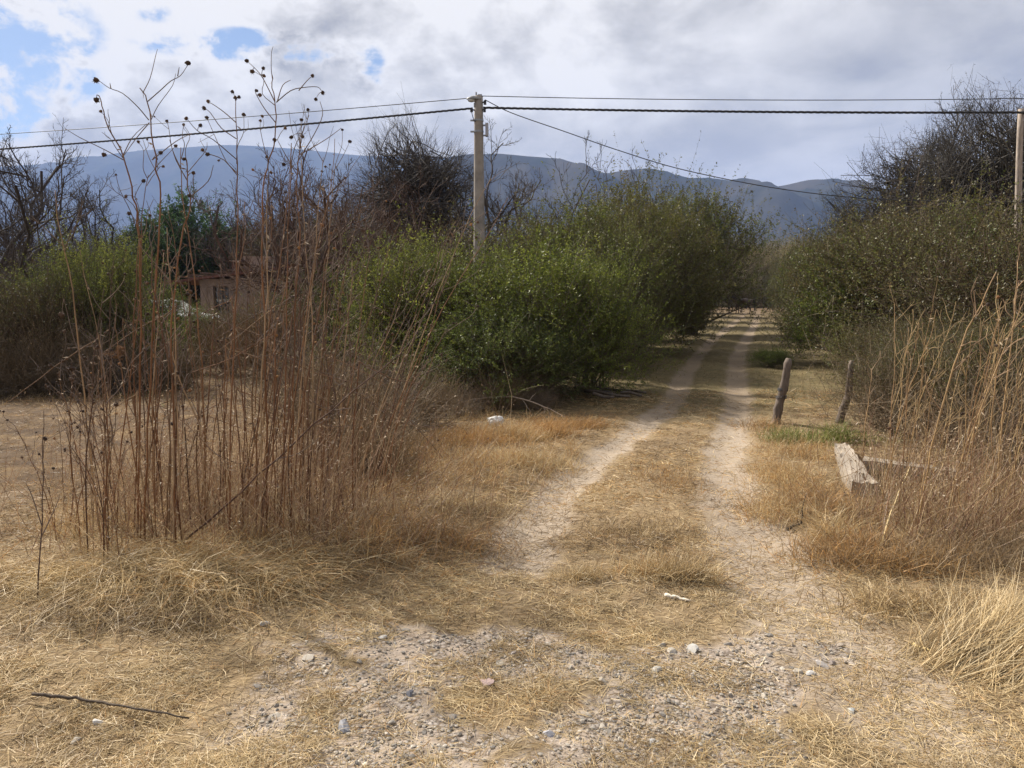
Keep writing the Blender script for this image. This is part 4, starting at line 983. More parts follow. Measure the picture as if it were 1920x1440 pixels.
# ================================================================== HORSES
def horse(name, loc, rz, hide, label, headlow=0.0):
    """standing horse, local +X is forwards, withers 1.5 m"""
    J = {'hip': (-0.62, 0, 1.28), 'loin': (-0.25, 0, 1.22), 'back': (0.1, 0, 1.18), 'withers': (0.45, 0, 1.22), 'chest': (0.66, 0, 1.12), 'neck1': (0.86, 0, 1.38 - headlow * .3), 'neck2': (1.06, 0, 1.62 - headlow * .6),
         'poll': (1.18, 0, 1.80 - headlow), 'face': (1.36, 0, 1.66 - headlow), 'muzzle': (1.54, 0, 1.46 - headlow), 'rump': (-0.85, 0, 1.2)}
    R = {'hip': (.27, .29), 'loin': (.28, .30), 'back': (.30, .32), 'withers': (.25, .33), 'chest': (.22, .28), 'neck1': (.13, .20), 'neck2': (.10, .15), 'poll': (.09, .12), 'face': (.085, .12), 'muzzle': (.06, .07), 'rump': (.18, .2)}
    E = [('hip', 'loin'), ('loin', 'back'), ('back', 'withers'), ('withers', 'chest'), ('chest', 'neck1'), ('neck1', 'neck2'), ('neck2', 'poll'), ('poll', 'face'), ('face', 'muzzle'), ('hip', 'rump')]
    for s, sg, off in (('l', 1, 0.0), ('r', -1, 0.10)):
        y = 0.17 * sg
        J.update({'st' + s: (-0.60, y, 1.0), 'sti' + s: (-0.50 + off, y, 0.82), 'ho' + s: (-0.80 + off, y, 0.54), 'pas' + s: (-0.74 + off, y, 0.14), 'hf' + s: (-0.70 + off, y, 0.03)})
        R.update({'st' + s: (.16, .2), 'sti' + s: (.10, .13), 'ho' + s: (.055, .07), 'pas' + s: (.04, .045), 'hf' + s: (.055, .06)})
        J.update({'sh' + s: (0.52, y, 0.95), 'kn' + s: (0.55 - off, y, 0.50), 'fe' + s: (0.55 - off * 1.2, y, 0.14), 'fh' + s: (0.60 - off * 1.2, y, 0.03)})
        R.update({'sh' + s: (.12, .15), 'kn' + s: (.055, .06), 'fe' + s: (.04, .045), 'fh' + s: (.055, .06)})
        E += [('hip', 'st' + s), ('st' + s, 'sti' + s), ('sti' + s, 'ho' + s), ('ho' + s, 'pas' + s), ('pas' + s, 'hf' + s), ('withers', 'sh' + s), ('sh' + s, 'kn' + s), ('kn' + s, 'fe' + s), ('fe' + s, 'fh' + s)]
        J['ear' + s] = (1.15, 0.07 * sg, 1.93 - headlow); R['ear' + s] = (.025, .03); E.append(('poll', 'ear' + s))
    names = list(J); ix = {k: i for i, k in enumerate(names)}
    me = bpy.data.meshes.new('body'); me.from_pydata([J[k] for k in names], [(ix[a], ix[b]) for a, b in E], [])
    root = empty(name, loc, rz)
    o = obj('body', me, root); me.materials.append(hide)
    sk = o.modifiers.new('skin', 'SKIN'); sk.use_smooth_shade = True
    me.skin_vertices if len(me.skin_vertices) else None
    lay = me.skin_vertices[0]
    for k in names: lay.data[ix[k]].radius = R[k]
    lay.data[ix['hip']].use_root = True
    o.modifiers.new('sub', 'SUBSURF').render_levels = 2
    mb = MB(); rg = np.random.default_rng(4); n = 60; t = np.linspace(0, 1, 5)
    st = np.stack([np.full(n, -1.0) + rg.normal(size=n) * .03, rg.normal(size=n) * .035, 1.25 + rg.normal(size=n) * .03], 1)
    P = st[:, None] + np.stack([-0.16 * np.sin(t * 2.2), 0 * t, -0.85 * t ** 1.2], 1)[None] + rg.normal(size=(n, 5, 3)) * .012
    mb.tubes(P, np.linspace(.014, .005, 5), 4, (1, 1, 1), rg); obj('tail', mb.mesh('tail', M['hair']), root)
    mb = MB(); n = 70; u = rg.random(n)
    st = np.stack([0.55 + 0.62 * u, rg.normal(size=n) * .02, (1.50 - headlow * .1) + u * (0.40 - headlow * .8)], 1)
    P = st[:, None] + np.stack([-0.03 * t, np.sin(t * 1.5) * .11, -0.24 * t ** 1.4], 1)[None] + rg.normal(size=(n, 5, 3)) * .01
    mb.tubes(P, np.linspace(.014, .006, 5), 4, (1, 1, 1), rg); obj('mane', mb.mesh('mane', M['hair']), root)
    return tag(root, label, 'horse', 'horses on the far track')
h1 = ground_pt(1389, 588); h1 = at(1392, 590, 72.0)
horse('horse', (h1.x, 72.0, hz(h1.x, 72.0)), rad(146), M['hide'], 'dark brown horse standing on the far track, nearer one')
h2 = at(1376, 588, 75.0)
horse('horse', (h2.x, 75.0, hz(h2.x, 75.0)), rad(165), M['hidedark'], 'darker horse half hidden behind the brown one', 0.35)

# ================================================================== STONES AND GRAVEL
def stone_mesh(seed, sub=2):
    rg = np.random.default_rng(seed); bm = bmesh.new(); bmesh.ops.create_icosphere(bm, subdivisions=sub, radius=1)
    ax = rdir(rg, 12); dd = 0.42 + 0.42 * rg.random(12)
    for v in bm.verts:
        p = np.array(v.co); 
        for a, d_ in zip(ax, dd):
            e = p @ a - d_
            if e > 0: p = p - a * e * 0.93
        v.co = p * (1 + 0.035 * rg.normal()) * np.array([1, 0.8, 0.58])
    me = bpy.data.meshes.new('stone'); bm.to_mesh(me); bm.free(); me.materials.append(M['stone'])
    ca = me.color_attributes.new('Col', 'FLOAT_COLOR', 'POINT'); ca.data.foreach_set('color', np.tile(np.array([1, 1, 1, 1], np.float32), len(me.vertices)))
    return me
STM = [stone_mesh(100 + i) for i in range(8)]
srng = np.random.default_rng(9)
GREYS = [(0.36, 0.325, 0.28), (0.29, 0.262, 0.23), (0.44, 0.395, 0.335), (0.20, 0.183, 0.165), (0.38, 0.32, 0.26)]
def stone(px, py, size, col, label, group=None, sink=0.25):
    p = ground_pt(px, py); s = pw(size, math.hypot(p.y, HC)) / 2
    o = obj('stone', STM[srng.integers(8)], None, (p.x, p.y, p.z + s * (0.30 - sink)))
    o.rotation_euler = (srng.normal() * .2, srng.normal() * .2, srng.random() * 6.28); o.scale = (s, s * (0.85 + .3 * srng.random()), s * (0.6 + .5 * srng.random())); o.color = (*col, 1)
    tag(o, label, 'stone', group)
WHITE = (0.48, 0.46, 0.43)
for a in ((495, 1172, 25, WHITE, 'pale stone at the edge of the lodged grass on the left'), (580, 1236, 30, GREYS[2], 'flat beige stone right of the lodged grass'),
          (188, 1357, 28, (0.55, 0.53, 0.5), 'pale flat stone right below the long dark stick'), (143, 1390, 30, GREYS[2], 'flat grey stone near the lower left corner'),
          (1300, 1219, 30, WHITE, 'round whitish stone at the gravel edge near the right rut'), (1540, 1248, 30, (0.46, 0.42, 0.39), 'pale half of a pair of stones on the right dirt'),
          (1559, 1243, 24, (0.20, 0.17, 0.16), 'dark half of a pair of stones on the right dirt'), (912, 1281, 36, (0.38, 0.28, 0.26), 'pinkish rounded stone in the middle of the gravel'),
          (768, 1301, 24, (0.18, 0.18, 0.20), 'dark grey stone left of the pinkish one'), (645, 1368, 44, (0.27, 0.27, 0.29), 'largest dark grey stone, lower left of the gravel'),
          (716, 1196, 20, WHITE, 'small whitish stone high on the left of the gravel'), (1031, 1376, 32, (0.34, 0.34, 0.37), 'bluish grey flat stone in the lower middle'),
          (1241, 1212, 22, GREYS[0], 'topmost of the small grey stones left of the whitish one'), (1262, 1224, 26, GREYS[2], 'grey stone touching the left of the whitish round one'),
          (1229, 1259, 30, (0.46, 0.44, 0.40), 'flat pale stone below the small grey ones on the gravel'), (1518, 1264, 26, (0.50, 0.48, 0.46), 'flat pale stone below the pair on the right dirt'),
          (1496, 1260, 20, GREYS[0], 'small grey stone left below the pair on the right dirt'), (1595, 1332, 24, (0.38, 0.39, 0.38), 'lone greenish grey stone on the lower right dirt'),
          (1128, 1276, 26, GREYS[2], 'grey stone in the middle of the densest gravel'), (850, 1345, 30, GREYS[1], 'grey stone in the lower left gravel beside the largest one'),
          (1222, 1391, 22, (0.5, 0.5, 0.5), 'small pale stone near the bottom right of centre'), (1130, 1365, 22, GREYS[2], 'small grey stone between the bluish flat one and the right'),
          (962, 1226, 20, (0.45, 0.42, 0.42), 'small round stone just above the gravel middle'), (936, 1246, 26, GREYS[0], 'flat grey stone directly above the pinkish one')):
    stone(*a)
k = 0
while k < 210:
    px, py = srng.uniform(440, 1680), srng.uniform(1165, 1436)
    p = gp(px, py); _, g = masks(np.array([p.x]), np.array([p.y]))
    if g[0] < 0.25 + 0.5 * srng.random(): continue
    ci = srng.integers(5)
    stone(px, py, 8 + 14 * srng.random() ** 2.6, GREYS[ci], f'small {("grey", "mid-grey", "pale", "dark grey", "brownish")[ci]} pebble in the {"upper" if py < 1260 else "lower"} {"left" if px < 760 else ("middle" if px < 1130 else "right")} gravel', 'pebbles of the foreground gravel'); k += 1
# loose gravel too small to count
rg = np.random.default_rng(12); n = 110000
gx, gy = rg.uniform(-2.6, 3.0, n), rg.uniform(2.2, 5.2, n)
_, g = masks(gx, gy); keep = g * (0.4 + 0.9 * fbm(gx * 5, gy * 5, 91)) > 0.30 + rg.random(n) * 0.75
rut_n, _ = masks(gx, gy)
gx, gy = gx[keep], gy[keep]; n = len(gx); print('gravel', n)
bm = bmesh.new(); bmesh.ops.create_icosphere(bm, subdivisions=1, radius=1)
IV = np.array([v.co for v in bm.verts]); IF = np.array([[v.index for v in f.verts] for f in bm.faces]); bm.free()
sz = 0.003 + 0.0085 * rg.random(n) ** 2.8
an = rg.random(n) * 6.28; ca_, sa_ = np.cos(an), np.sin(an)
V = IV[None] * (1 + 0.16 * rg.normal(size=(n, len(IV), 1))) * np.array([1, 0.8, 0.6]); V = V * sz[:, None, None]
V = np.stack([V[..., 0] * ca_[:, None] - V[..., 1] * sa_[:, None], V[..., 0] * sa_[:, None] + V[..., 1] * ca_[:, None], V[..., 2]], -1) + np.stack([gx, gy, height(gx, gy) + sz * 0.25], -1)[:, None]
mb = MB(); mb.add(V.reshape(-1, 3), [(IF[None] + np.arange(n)[:, None, None] * len(IV)).reshape(-1, 3)], np.repeat(pick(rg, GREYS, n, .2)[:, None], len(IV), 1).reshape(-1, 3))
tag(obj('gravel', mb.mesh('gravel', M['gravel'], False)), 'loose small gravel on the bare foreground', kind='stuff')

# ================================================================== STICKS, SCRAPS, BLOCK
def stick(name, pts, r, col, label, cat='stick', twigs=0, lift=0.012):
    P0 = [ground_pt(*p[:2]) for p in pts]
    for p, q_ in zip(P0, pts):
        p.z += lift + (q_[2] if len(q_) > 2 else 0)
    c = P0[0]; P = np.array(smoothline([tuple(p - c) for p in P0], 5)); rg = np.random.default_rng(len(label))
    P[1:-1] += rg.normal(size=P[1:-1].shape) * r * 0.28
    mb = MB(); mb.tubes(P[None], np.linspace(r, r * 0.45, len(P)) * (1 + .10 * rg.normal(size=len(P))).clip(.6, 1.5), 7, col, rg, cap=True)
    for _ in range(twigs):
        i = rg.integers(1, len(P) - 2); d = unit(P[i + 1] - P[i] + rg.normal(size=3) * np.linalg.norm(P[i + 1] - P[i]) * 0.9 + np.array([0, 0, .02])); L = 0.1 + 0.3 * rg.random()
        t = np.linspace(0, 1, 5)[:, None]; mb.tubes((P[i] + d * L * t + rg.normal(size=(5, 3)) * .008)[None], np.linspace(r * .45, r * .15, 5), 5, col, rg)
    return tag(obj(name, mb.mesh(name, M['wood']), None, tuple(c)), label, cat)
stick('dry_stick', [(62, 1316), (120, 1322), (180, 1330), (255, 1344), (355, 1362)], 0.0075, (0.085, 0.065, 0.05), 'long dark curved stick lying in the lower left grass', lift=0.034)
stick('dry_stick', [(1247, 1120), (1272, 1125), (1294, 1131)], 0.012, (0.62, 0.56, 0.46), 'short whitish stick lying between the ruts')
stick('dry_stick', [(1476, 1000), (1492, 992), (1505, 986)], 0.013, (0.05, 0.04, 0.032), 'short black stick beside the right rut', twigs=1, lift=0.03)
stick('dry_stick', [(1645, 1055, .02), (1668, 1010, .18), (1700, 970, .42)], 0.007, (0.50, 0.38, 0.2), 'thin straw stick leaning up in the right grass')
stick('fallen_branch', [(805, 783, .05), (850, 778, .12), (900, 775, .20), (960, 778, .24), (1010, 784, .18), (1065, 792, .04)], 0.014, (0.33, 0.26, 0.20), 'pale arching fallen branch before the low green bushes', 'branch', twigs=8)
stick('dry_stick', [(1712, 1212), (1728, 1220), (1752, 1226)], 0.010, (0.60, 0.46, 0.22), 'curled yellow husk on the dirt at the right', 'husk')

def crumple(name, px, py, size, label, cat, mat, flat=0.6, seed=1):
    p = ground_pt(px, py); s = pw(size, p.y) / 2; rg = np.random.default_rng(seed)
    bm = bmesh.new(); bmesh.ops.create_icosphere(bm, subdivisions=3, radius=1)
    o_ = rg.random(3) * 20
    for v in bm.verts:
        c = v.co.copy(); k = 0.7 + 0.65 * vnoise(c.x * 3 + o_[0], c.y * 3 + c.z * 2 + o_[1], 5) + 0.25 * vnoise(c.x * 7 + o_[2], c.z * 7 + c.y * 4, 8)
        v.co = Vector((c.x * k, c.y * k * .7, c.z * k * flat)) * s
    tag(bm_obj(name, bm, mat, None, loc=(p.x, p.y, p.z + s * flat * 0.5 + 0.04)), label, cat)
crumple('plastic_bag', 929, 800, 28, 'crumpled white plastic bag under the fallen branch', 'bag', M['bag'], 0.6, 2)
crumple('plastic_scrap', 771, 800, 18, 'small white plastic scrap left of the fallen branch', 'scrap', M['bag'], 0.6, 3)
crumple('plastic_scrap', 786, 797, 11, 'tiny white scrap beside the small plastic scrap', 'scrap', M['bag'], 0.6, 4)
bp = ground_pt(628, 872)
blk = empty('concrete_block', (bp.x, bp.y, bp.z), rad(14))
bm = bmesh.new()
for y_ in (-0.075, 0.075): bx(bm, (0, y_, 0.12), (0.34, 0.03, 0.22))
for x_ in (-0.155, 0, 0.155): bx(bm, (x_, 0, 0.12), (0.03, 0.12, 0.22))
bevel(bm, 0.004, 1)
bm_obj('shell', bm, M['concrete'], blk); tag(blk, 'grey hollow concrete block among the stalks', 'block')

# stump with an orange cut on the left field edge
sp_ = ground_pt(222, 735); stump = empty('cut_tree_stump', tuple(sp_))
rg = np.random.default_rng(21)
def limb(pts, r, name, parent, mat, col):
    P = np.array(smoothline([tuple(p) for p in pts], 4)); mb = MB(); mb.tubes(P[None], np.linspace(r[0], r[1], len(P)), 10, col, rg, cap=True)
    mb.v[0] += (rg.normal(size=mb.v[0].shape) * r[0] * .06).astype(np.float32); return obj(name, mb.mesh(name, mat), parent)
limb([(0.02, 0, -0.1), (0.0, 0, 0.25), (-0.04, 0, 0.5), (-0.06, 0, 0.66)], (0.17, 0.20), 'trunk', stump, M['wood'], (0.075, 0.06, 0.05))
limb([(-0.28, 0, -0.1), (-0.26, 0, 0.2), (-0.20, 0, 0.42)], (0.06, 0.05), 'stem', stump, M['wood'], (0.075, 0.06, 0.05))
bm = bmesh.new(); cyl(bm, (-0.06, 0, 0.60), (-0.055, -0.02, 0.70), 0.205, 0.18, 14); cyl(bm, (0.09, -0.03, 0.66), (0.11, -0.04, 0.80), 0.075, 0.06, 10)
for v in bm.verts: v.co += Vector(rg.normal(size=3) * 0.012)
bm_obj('cut_face', bm, M['cut'], stump); tag(stump, 'dark sawn-off tree stump with orange cut wood at the left field edge', 'stump')

# ================================================================== TALL DRY STALKS
def head_mesh(seed):
    rg = np.random.default_rng(seed); bm = bmesh.new(); bmesh.ops.create_icosphere(bm, subdivisions=2, radius=1)
    for v in bm.verts:
        c = v.co; k = 0.70 + 0.55 * rg.random(); v.co = Vector((c.x * k, c.y * k, c.z * k * 0.78))
    for i in range(7):   # dry bracts under the head
        a = i * 0.9; d = Vector((math.cos(a), math.sin(a), 0)); s = Vector((-d.y, d.x, 0))
        vs_ = [bm.verts.new(d * .45 - s * .22 + Vector((0, 0, -.6))), bm.verts.new(d * .45 + s * .22 + Vector((0, 0, -.6))), bm.verts.new(d * (1.15 + .4 * rg.random()) + Vector((0, 0, -.75 - .5 * rg.random())))]
        bm.faces.new(vs_)
    me = bpy.data.meshes.new('seed_head'); bm.to_mesh(me); bm.free(); me.materials.append(M['head'])
    return me
def col_all(me, c):
    ca = me.color_attributes.new('Col', 'FLOAT_COLOR', 'POINT'); ca.data.foreach_set('color', np.tile(np.array([*c, 1], np.float32), len(me.vertices))); return me
HEADS = [col_all(head_mesh(i), c) for i, c in enumerate(((0.060, 0.040, 0.030), (0.085, 0.054, 0.038), (0.050, 0.034, 0.028), (0.12, 0.072, 0.044)))]
HEAD_O = [col_all(head_mesh(9), (0.30, 0.16, 0.065)), col_all(head_mesh(10), (0.24, 0.12, 0.055))]
STEMC = [(0.20, 0.094, 0.042), (0.14, 0.067, 0.034), (0.25, 0.130, 0.058), (0.095, 0.052, 0.033), (0.37, 0.25, 0.14), (0.19, 0.112, 0.058)]
qrng = np.random.default_rng(31)

def stalk(base, pts, r, col, label, branches=(), heads=(), group='tall dry stalks', name='dry_stalk', cat='stalk', mats='stalk', topcol=(0.15, 0.112, 0.092)):
    """pts: world polyline from the ground up; branches: (polyline, radius); heads: (point, size, mesh)"""
    root = empty(name, tuple(base)); r = r * 0.80
    B = np.array(base)
    P = np.array(smoothline([tuple(np.array(p) - B) for p in pts], 3)); n = len(P)
    P[1:-1] += qrng.normal(size=P[1:-1].shape) * r * 0.55
    c = np.array(col)[None] * np.linspace(1, 0.35, n)[:, None] ** 0.8 + np.array(topcol)[None] * (1 - np.linspace(1, 0.35, n)[:, None] ** 0.8)
    c = c * (1 + .12 * qrng.normal(size=(n, 1)))
    mb = MB(); mb.tubes(P[None], np.linspace(r, r * 0.42, n), 6, c[None], qrng, cap=True)
    obj('stem', mb.mesh('stem', M[mats]), root)
    if branches:
        mb = MB()
        for bp_, br_ in branches:
            Q = np.array(smoothline([tuple(np.array(p) - B) for p in bp_], 3))
            mb.tubes(Q[None], np.linspace(br_, br_ * 0.5, len(Q)), 5, np.array(topcol) * (0.7 + .6 * qrng.random()), qrng)
        nl = qrng.integers(5, 13); li = qrng.integers(1, n - 1, nl)     # shrivelled leaf remains
        ld_ = rdir(qrng, nl) + np.array([0, 0, -0.8])
        mb.leaves(P[li], ld_, rdir(qrng, nl), 0.02 + 0.035 * qrng.random(nl), 0.006 + 0.008 * qrng.random(nl), pick(qrng, [(0.30, 0.22, 0.15), (0.20, 0.135, 0.09), (0.38, 0.30, 0.21)], nl))
        tag(obj('side_twigs', mb.mesh('side_twigs', M[mats]), root), kind='stuff')
    for p, s, me in heads:
        o = obj('seed_head', me, root, tuple(np.array(p) - B)); o.scale = (s, s, s); o.rotation_euler = (qrng.normal() * .6, qrng.normal() * .6, qrng.random() * 6)
    return tag(root, label, cat, group)

def branchset(top_pts, n, Lr, r, lean=0.0, headp=0.6, tmin=0.5, orange=0.12):
    P = np.array([tuple(p) for p in top_pts]); K = len(P); brs, hds = [], []
    for _ in range(n):
        u = tmin + (1 - tmin) * qrng.random(); f = u * (K - 1); i = min(int(f), K - 2); s = P[i] + (P[i + 1] - P[i]) * (f - i)
        tg = unit(P[i + 1] - P[i]); a = qrng.random() * 6.28; d = unit(tg * 0.95 + np.array([math.cos(a), math.sin(a) * .8, 0.0]) * (0.45 + 0.5 * qrng.random()) + np.array([lean, 0, 0]))
        L = Lr * (0.5 + 0.8 * qrng.random()); up = np.array([0, 0, 0.25 * qrng.random()])
        pts = [s, s + d * L * .4 + qrng.normal(size=3) * L * .05, s + d * L * .75 + up * L * .5 + qrng.normal(size=3) * L * .06, s + d * L + up * L]
        brs.append((pts, r))
        if qrng.random() < headp:
            me = HEAD_O[qrng.integers(2)] if qrng.random() < orange else HEADS[qrng.integers(4)]
            hds.append((pts[-1], 0.0068 + 0.0055 * qrng.random(), me))
        if qrng.random() < 0.5:
            m = pts[2]; e = m + unit(d + qrng.normal(size=3) * .6) * L * .35; brs.append(([m, (m + e) / 2 + qrng.normal(size=3) * .01, e], r * .6))
            if qrng.random() < headp * .7: hds.append((e, 0.006 + 0.004 * qrng.random(), HEADS[qrng.integers(4)]))
    return brs, hds

def lift(pts, yb, slope=0.0):
    """photo pixels -> points at the plant's own distance"""
    return [at(px, py, yb + slope * (i + 1)) for i, (px, py) in enumerate(pts)]

# the ones whose tops can be told apart against the sky
def special(base_px, path, branches, heads, label, r=0.0075, col=STEMC[0], extra=3):
    b = ground_pt(*base_px); y = b.y
    pts = [b] + lift(path, y)
    brs = [(lift(bp_, y), 0.0034) for bp_ in branches]
    hds = [(at(px, py, y), pw(s, y) / 2 * 0.88, HEADS[i % 4]) for i, (px, py, s) in enumerate(heads)]
    allp = np.array([tuple(p) for p in pts[3:]] + [tuple(p) for q_, _ in brs for p in q_])
    for hp_, _, _ in list(hds):      # every head hangs on a twig
        hp_ = np.array(hp_); dd_ = np.linalg.norm(allp - hp_, axis=1) + 0.6 * np.maximum(0, allp[:, 2] - hp_[2]); q_ = allp[np.argmin(dd_)]
        if np.linalg.norm(q_ - hp_) > 0.006: brs.append(([q_, q_ * .5 + hp_ * .5 + np.array([0, 0, .01]), hp_], 0.0022))
    eb, eh = branchset(pts, extra, 0.28, 0.0026, headp=0.5, tmin=0.45)
    stalk(b, pts, r, col, label, brs + eb, hds + eh)
special((272, 1030), [(278, 800), (288, 600), (300, 400), (294, 320), (285, 250), (277, 190), (262, 165)],
        [[(277, 190), (300, 170), (320, 152), (338, 142), (352, 122)], [(279, 225), (258, 200), (230, 175), (205, 165), (184, 150)], [(333, 143), (336, 126)], [(208, 166), (206, 156)], [(280, 230), (255, 260), (232, 292)], [(285, 300), (330, 265), (360, 250)]],
        [(352, 118, 11), (180, 150, 12), (301, 286, 9), (306, 312, 7)], 'tallest forked stalk on the left with one head on each arm', 0.0085)
special((258, 1015), [(262, 760), (264, 560), (258, 420), (252, 370), (235, 310), (222, 270), (198, 232), (192, 200), (186, 180)],
        [[(232, 300), (195, 280), (150, 258), (122, 241)], [(229, 295), (248, 258), (275, 232)], [(186, 180), (182, 178), (181, 184)]],
        [(181, 187, 12), (195, 290, 9), (269, 339, 9), (236, 368, 8), (242, 400, 9)], 'leaning stalk on the left with a single nodding head', 0.0085)
special((500, 1010), [(500, 800), (496, 600), (492, 420), (494, 350), (505, 300), (515, 260), (517, 200), (512, 165), (510, 140)],
        [[(515, 190), (500, 160), (490, 142), (478, 128), (464, 115)], [(518, 192), (545, 170), (570, 164), (595, 163), (604, 172)], [(560, 170), (575, 152), (586, 142)], [(517, 230), (497, 205), (482, 180), (478, 170)], [(520, 190), (530, 160), (545, 150)]],
        [(463, 114, 8), (473, 134, 9), (494, 128, 7), (495, 142, 7), (605, 174, 8), (586, 142, 7), (481, 170, 7), (487, 178, 8), (592, 186, 7), (515, 262, 8), (500, 294, 7), (508, 323, 7)], 'tall many-headed stalk in the middle of the clump', 0.0075)
special((430, 1015), [(432, 800), (440, 600), (446, 430), (444, 330), (443, 260), (442, 190)],
        [[(443, 230), (420, 210), (400, 196), (390, 191)], [(443, 260), (415, 240), (395, 212), (384, 203)], [(446, 330), (420, 300), (390, 288), (379, 281)], [(445, 300), (400, 262), (370, 245), (350, 222)]],
        [(436, 172, 8), (441, 183, 8), (448, 182, 7), (390, 190, 8), (383, 203, 8), (349, 222, 8), (376, 235, 8), (380, 281, 8), (389, 289, 9), (410, 301, 6)], 'tall thin stalk with three heads at its tip left of the middle', 0.0070)
special((545, 1000), [(548, 800), (552, 600), (562, 430), (555, 350), (560, 290), (566, 250)],
        [[(560, 300), (590, 250), (605, 215), (600, 190)], [(558, 330), (535, 290), (520, 262)], [(562, 290), (610, 262), (640, 240)]],
        [(546, 257, 9), (568, 256, 7), (532, 308, 8), (535, 240, 7)], 'tall stalk right of the many-headed one, heads along its arms', 0.0070)
special((330, 1035), [(325, 800), (322, 600), (340, 450), (356, 390), (352, 330), (350, 300)], [[(355, 370), (390, 340), (400, 310)], [(352, 340), (330, 300), (318, 262)]], [(345, 298, 8), (362, 325, 6), (355, 367, 8), (363, 325, 7)], 'stalk right of the tallest forked one with a bent tip', 0.008)
special((165, 1050), [(160, 900), (172, 760), (180, 640), (195, 540)], [[(175, 720), (140, 640), (120, 560)]], [(135, 690, 14), (116, 590, 12)], 'short leaning stalk at the left of the clump', 0.007, STEMC[3])
special((70, 1128), [(78, 980), (80, 860), (82, 770)], [[(78, 985), (60, 930), (48, 905)], [(76, 1010), (100, 960), (112, 930)]], [], 'thin dark forked twig standing alone at the far left', 0.0055, (0.09, 0.06, 0.05), 1)
special((330, 1030), [(420, 950), (520, 860), (620, 770), (720, 690), (760, 650)], [[(520, 860), (560, 850), (600, 820)], [(620, 770), (660, 765)]], [], 'dark stalk leaning far over to the right across the clump', 0.0085, (0.10, 0.055, 0.04), 1)

# the rest of the clump: nothing tells these apart one by one
def rand_stalk(bx_, by_, tx, ty, r, col, label, nb, group='tall dry stalks', lean=0.0, Lr=0.3, headp=0.6, dy=0.25, topcol=(0.15, 0.112, 0.092), tmin=0.5, orange=0.12):
    b = ground_pt(bx_, by_); y = b.y; dy = qrng.normal() * dy
    def mid(t, j=1.0): return at(bx_ + (tx - bx_) * t ** 1.35 + qrng.normal() * 4 * j, by_ + (ty - by_) * t, y + dy * t)
    pts = [b] + [mid(t) for t in (0.25, 0.5, 0.72, 0.88)] + [at(tx, ty, y + dy)]
    brs, hds = branchset(pts, nb, Lr, r * 0.42, lean, headp, tmin, orange)
    return stalk(b, pts, r, col, label, brs, hds, group, topcol=topcol)
CW = ('rust-brown', 'dark reddish-brown', 'light rust-brown', 'dark brown', 'pale straw-coloured', 'tan-brown')
def hw(ty, a, b): return 'tall' if ty < a else ('mid-height' if ty < b else 'short')
for i in range(84):
    u = qrng.random()
    c = (215, 268, 318, 400, 440, 480, 525, 560, 600, 640)[qrng.integers(10)]
    bx0 = c + qrng.normal() * 20; by0 = 1035 - 0.10 * (bx0 - 250) - 80 * qrng.random() + 25 * qrng.normal()
    by0 = max(930, min(1075, by0))
    ty = 430 + 320 * qrng.random() if i % 4 else 240 + 240 * qrng.random()
    tx = bx0 + (bx0 - 380) * 0.22 * (1 - (ty - 200) / 900) + qrng.normal() * 46
    rand_stalk(bx0, by0, tx, ty, 0.0042 + 0.0038 * qrng.random(), STEMC[i % 6], f'{hw(ty, 400, 560)} {CW[i % 6]} stalk in the {"left part" if bx0 < 345 else ("middle" if bx0 < 505 else "right part")} of the dry clump', 2 + qrng.integers(4), lean=0.08, headp=0.5)
for i in range(32):       # right flank fans out to the right
    bx0 = 560 + 170 * qrng.random(); by0 = 985 - 90 * qrng.random() - 0.15 * (bx0 - 560)
    ty = 330 + 380 * qrng.random(); tx = bx0 + (by0 - ty) * (0.05 + 0.42 * qrng.random())
    rand_stalk(bx0, by0, tx, ty, 0.0035 + 0.003 * qrng.random(), STEMC[i % 6], f'{hw(ty, 450, 580)} {CW[i % 6]} stalk leaning right on the right flank of the clump', 2 + qrng.integers(4), 'stalks leaning right', 0.25, headp=0.4)
for i in range(22):       # sparse short ones at the left
    bx0 = 90 + 150 * qrng.random(); by0 = 1075 - 130 * qrng.random(); ty = 640 + 260 * qrng.random()
    rand_stalk(bx0, by0, bx0 - 35 + qrng.normal() * 25, ty, 0.003 + 0.002 * qrng.random(), STEMC[i % 6], f'short thin {CW[i % 6]} stalk on the sparse left side of the clump', 2 + qrng.integers(3), 'short stalks left', -0.1, 0.2)

for i in range(30):       # snapped ones with the top hanging over
    bx0 = 190 + 500 * qrng.random(); by0 = 1030 - 0.10 * (bx0 - 250) - 80 * qrng.random(); b = ground_pt(bx0, by0); y = b.y
    hy = 560 + 260 * qrng.random(); lx = bx0 + qrng.normal() * 25; sg = 1 if qrng.random() < .65 else -1; fl_ = 70 + 120 * qrng.random()
    pts = [b, at((bx0 + lx) / 2 + qrng.normal() * 5, (by0 + hy) / 2, y), at(lx, hy, y), at(lx + sg * 6, hy - 6, y), at(lx + sg * fl_ * .5, hy + 10 + fl_ * .25 * qrng.random(), y), at(lx + sg * fl_, hy + fl_ * (0.2 + .7 * qrng.random()), y)]
    brs, hds = branchset(pts, 3, 0.2, 0.002, 0.1, 0.3, 0.3)
    stalk(b, pts, 0.0045 + 0.003 * qrng.random(), STEMC[i % 6], f'{CW[i % 6]} stalk snapped over to the {"right" if sg > 0 else "left"} inside the dry clump', brs, hds, 'snapped stalks in the dry clump')

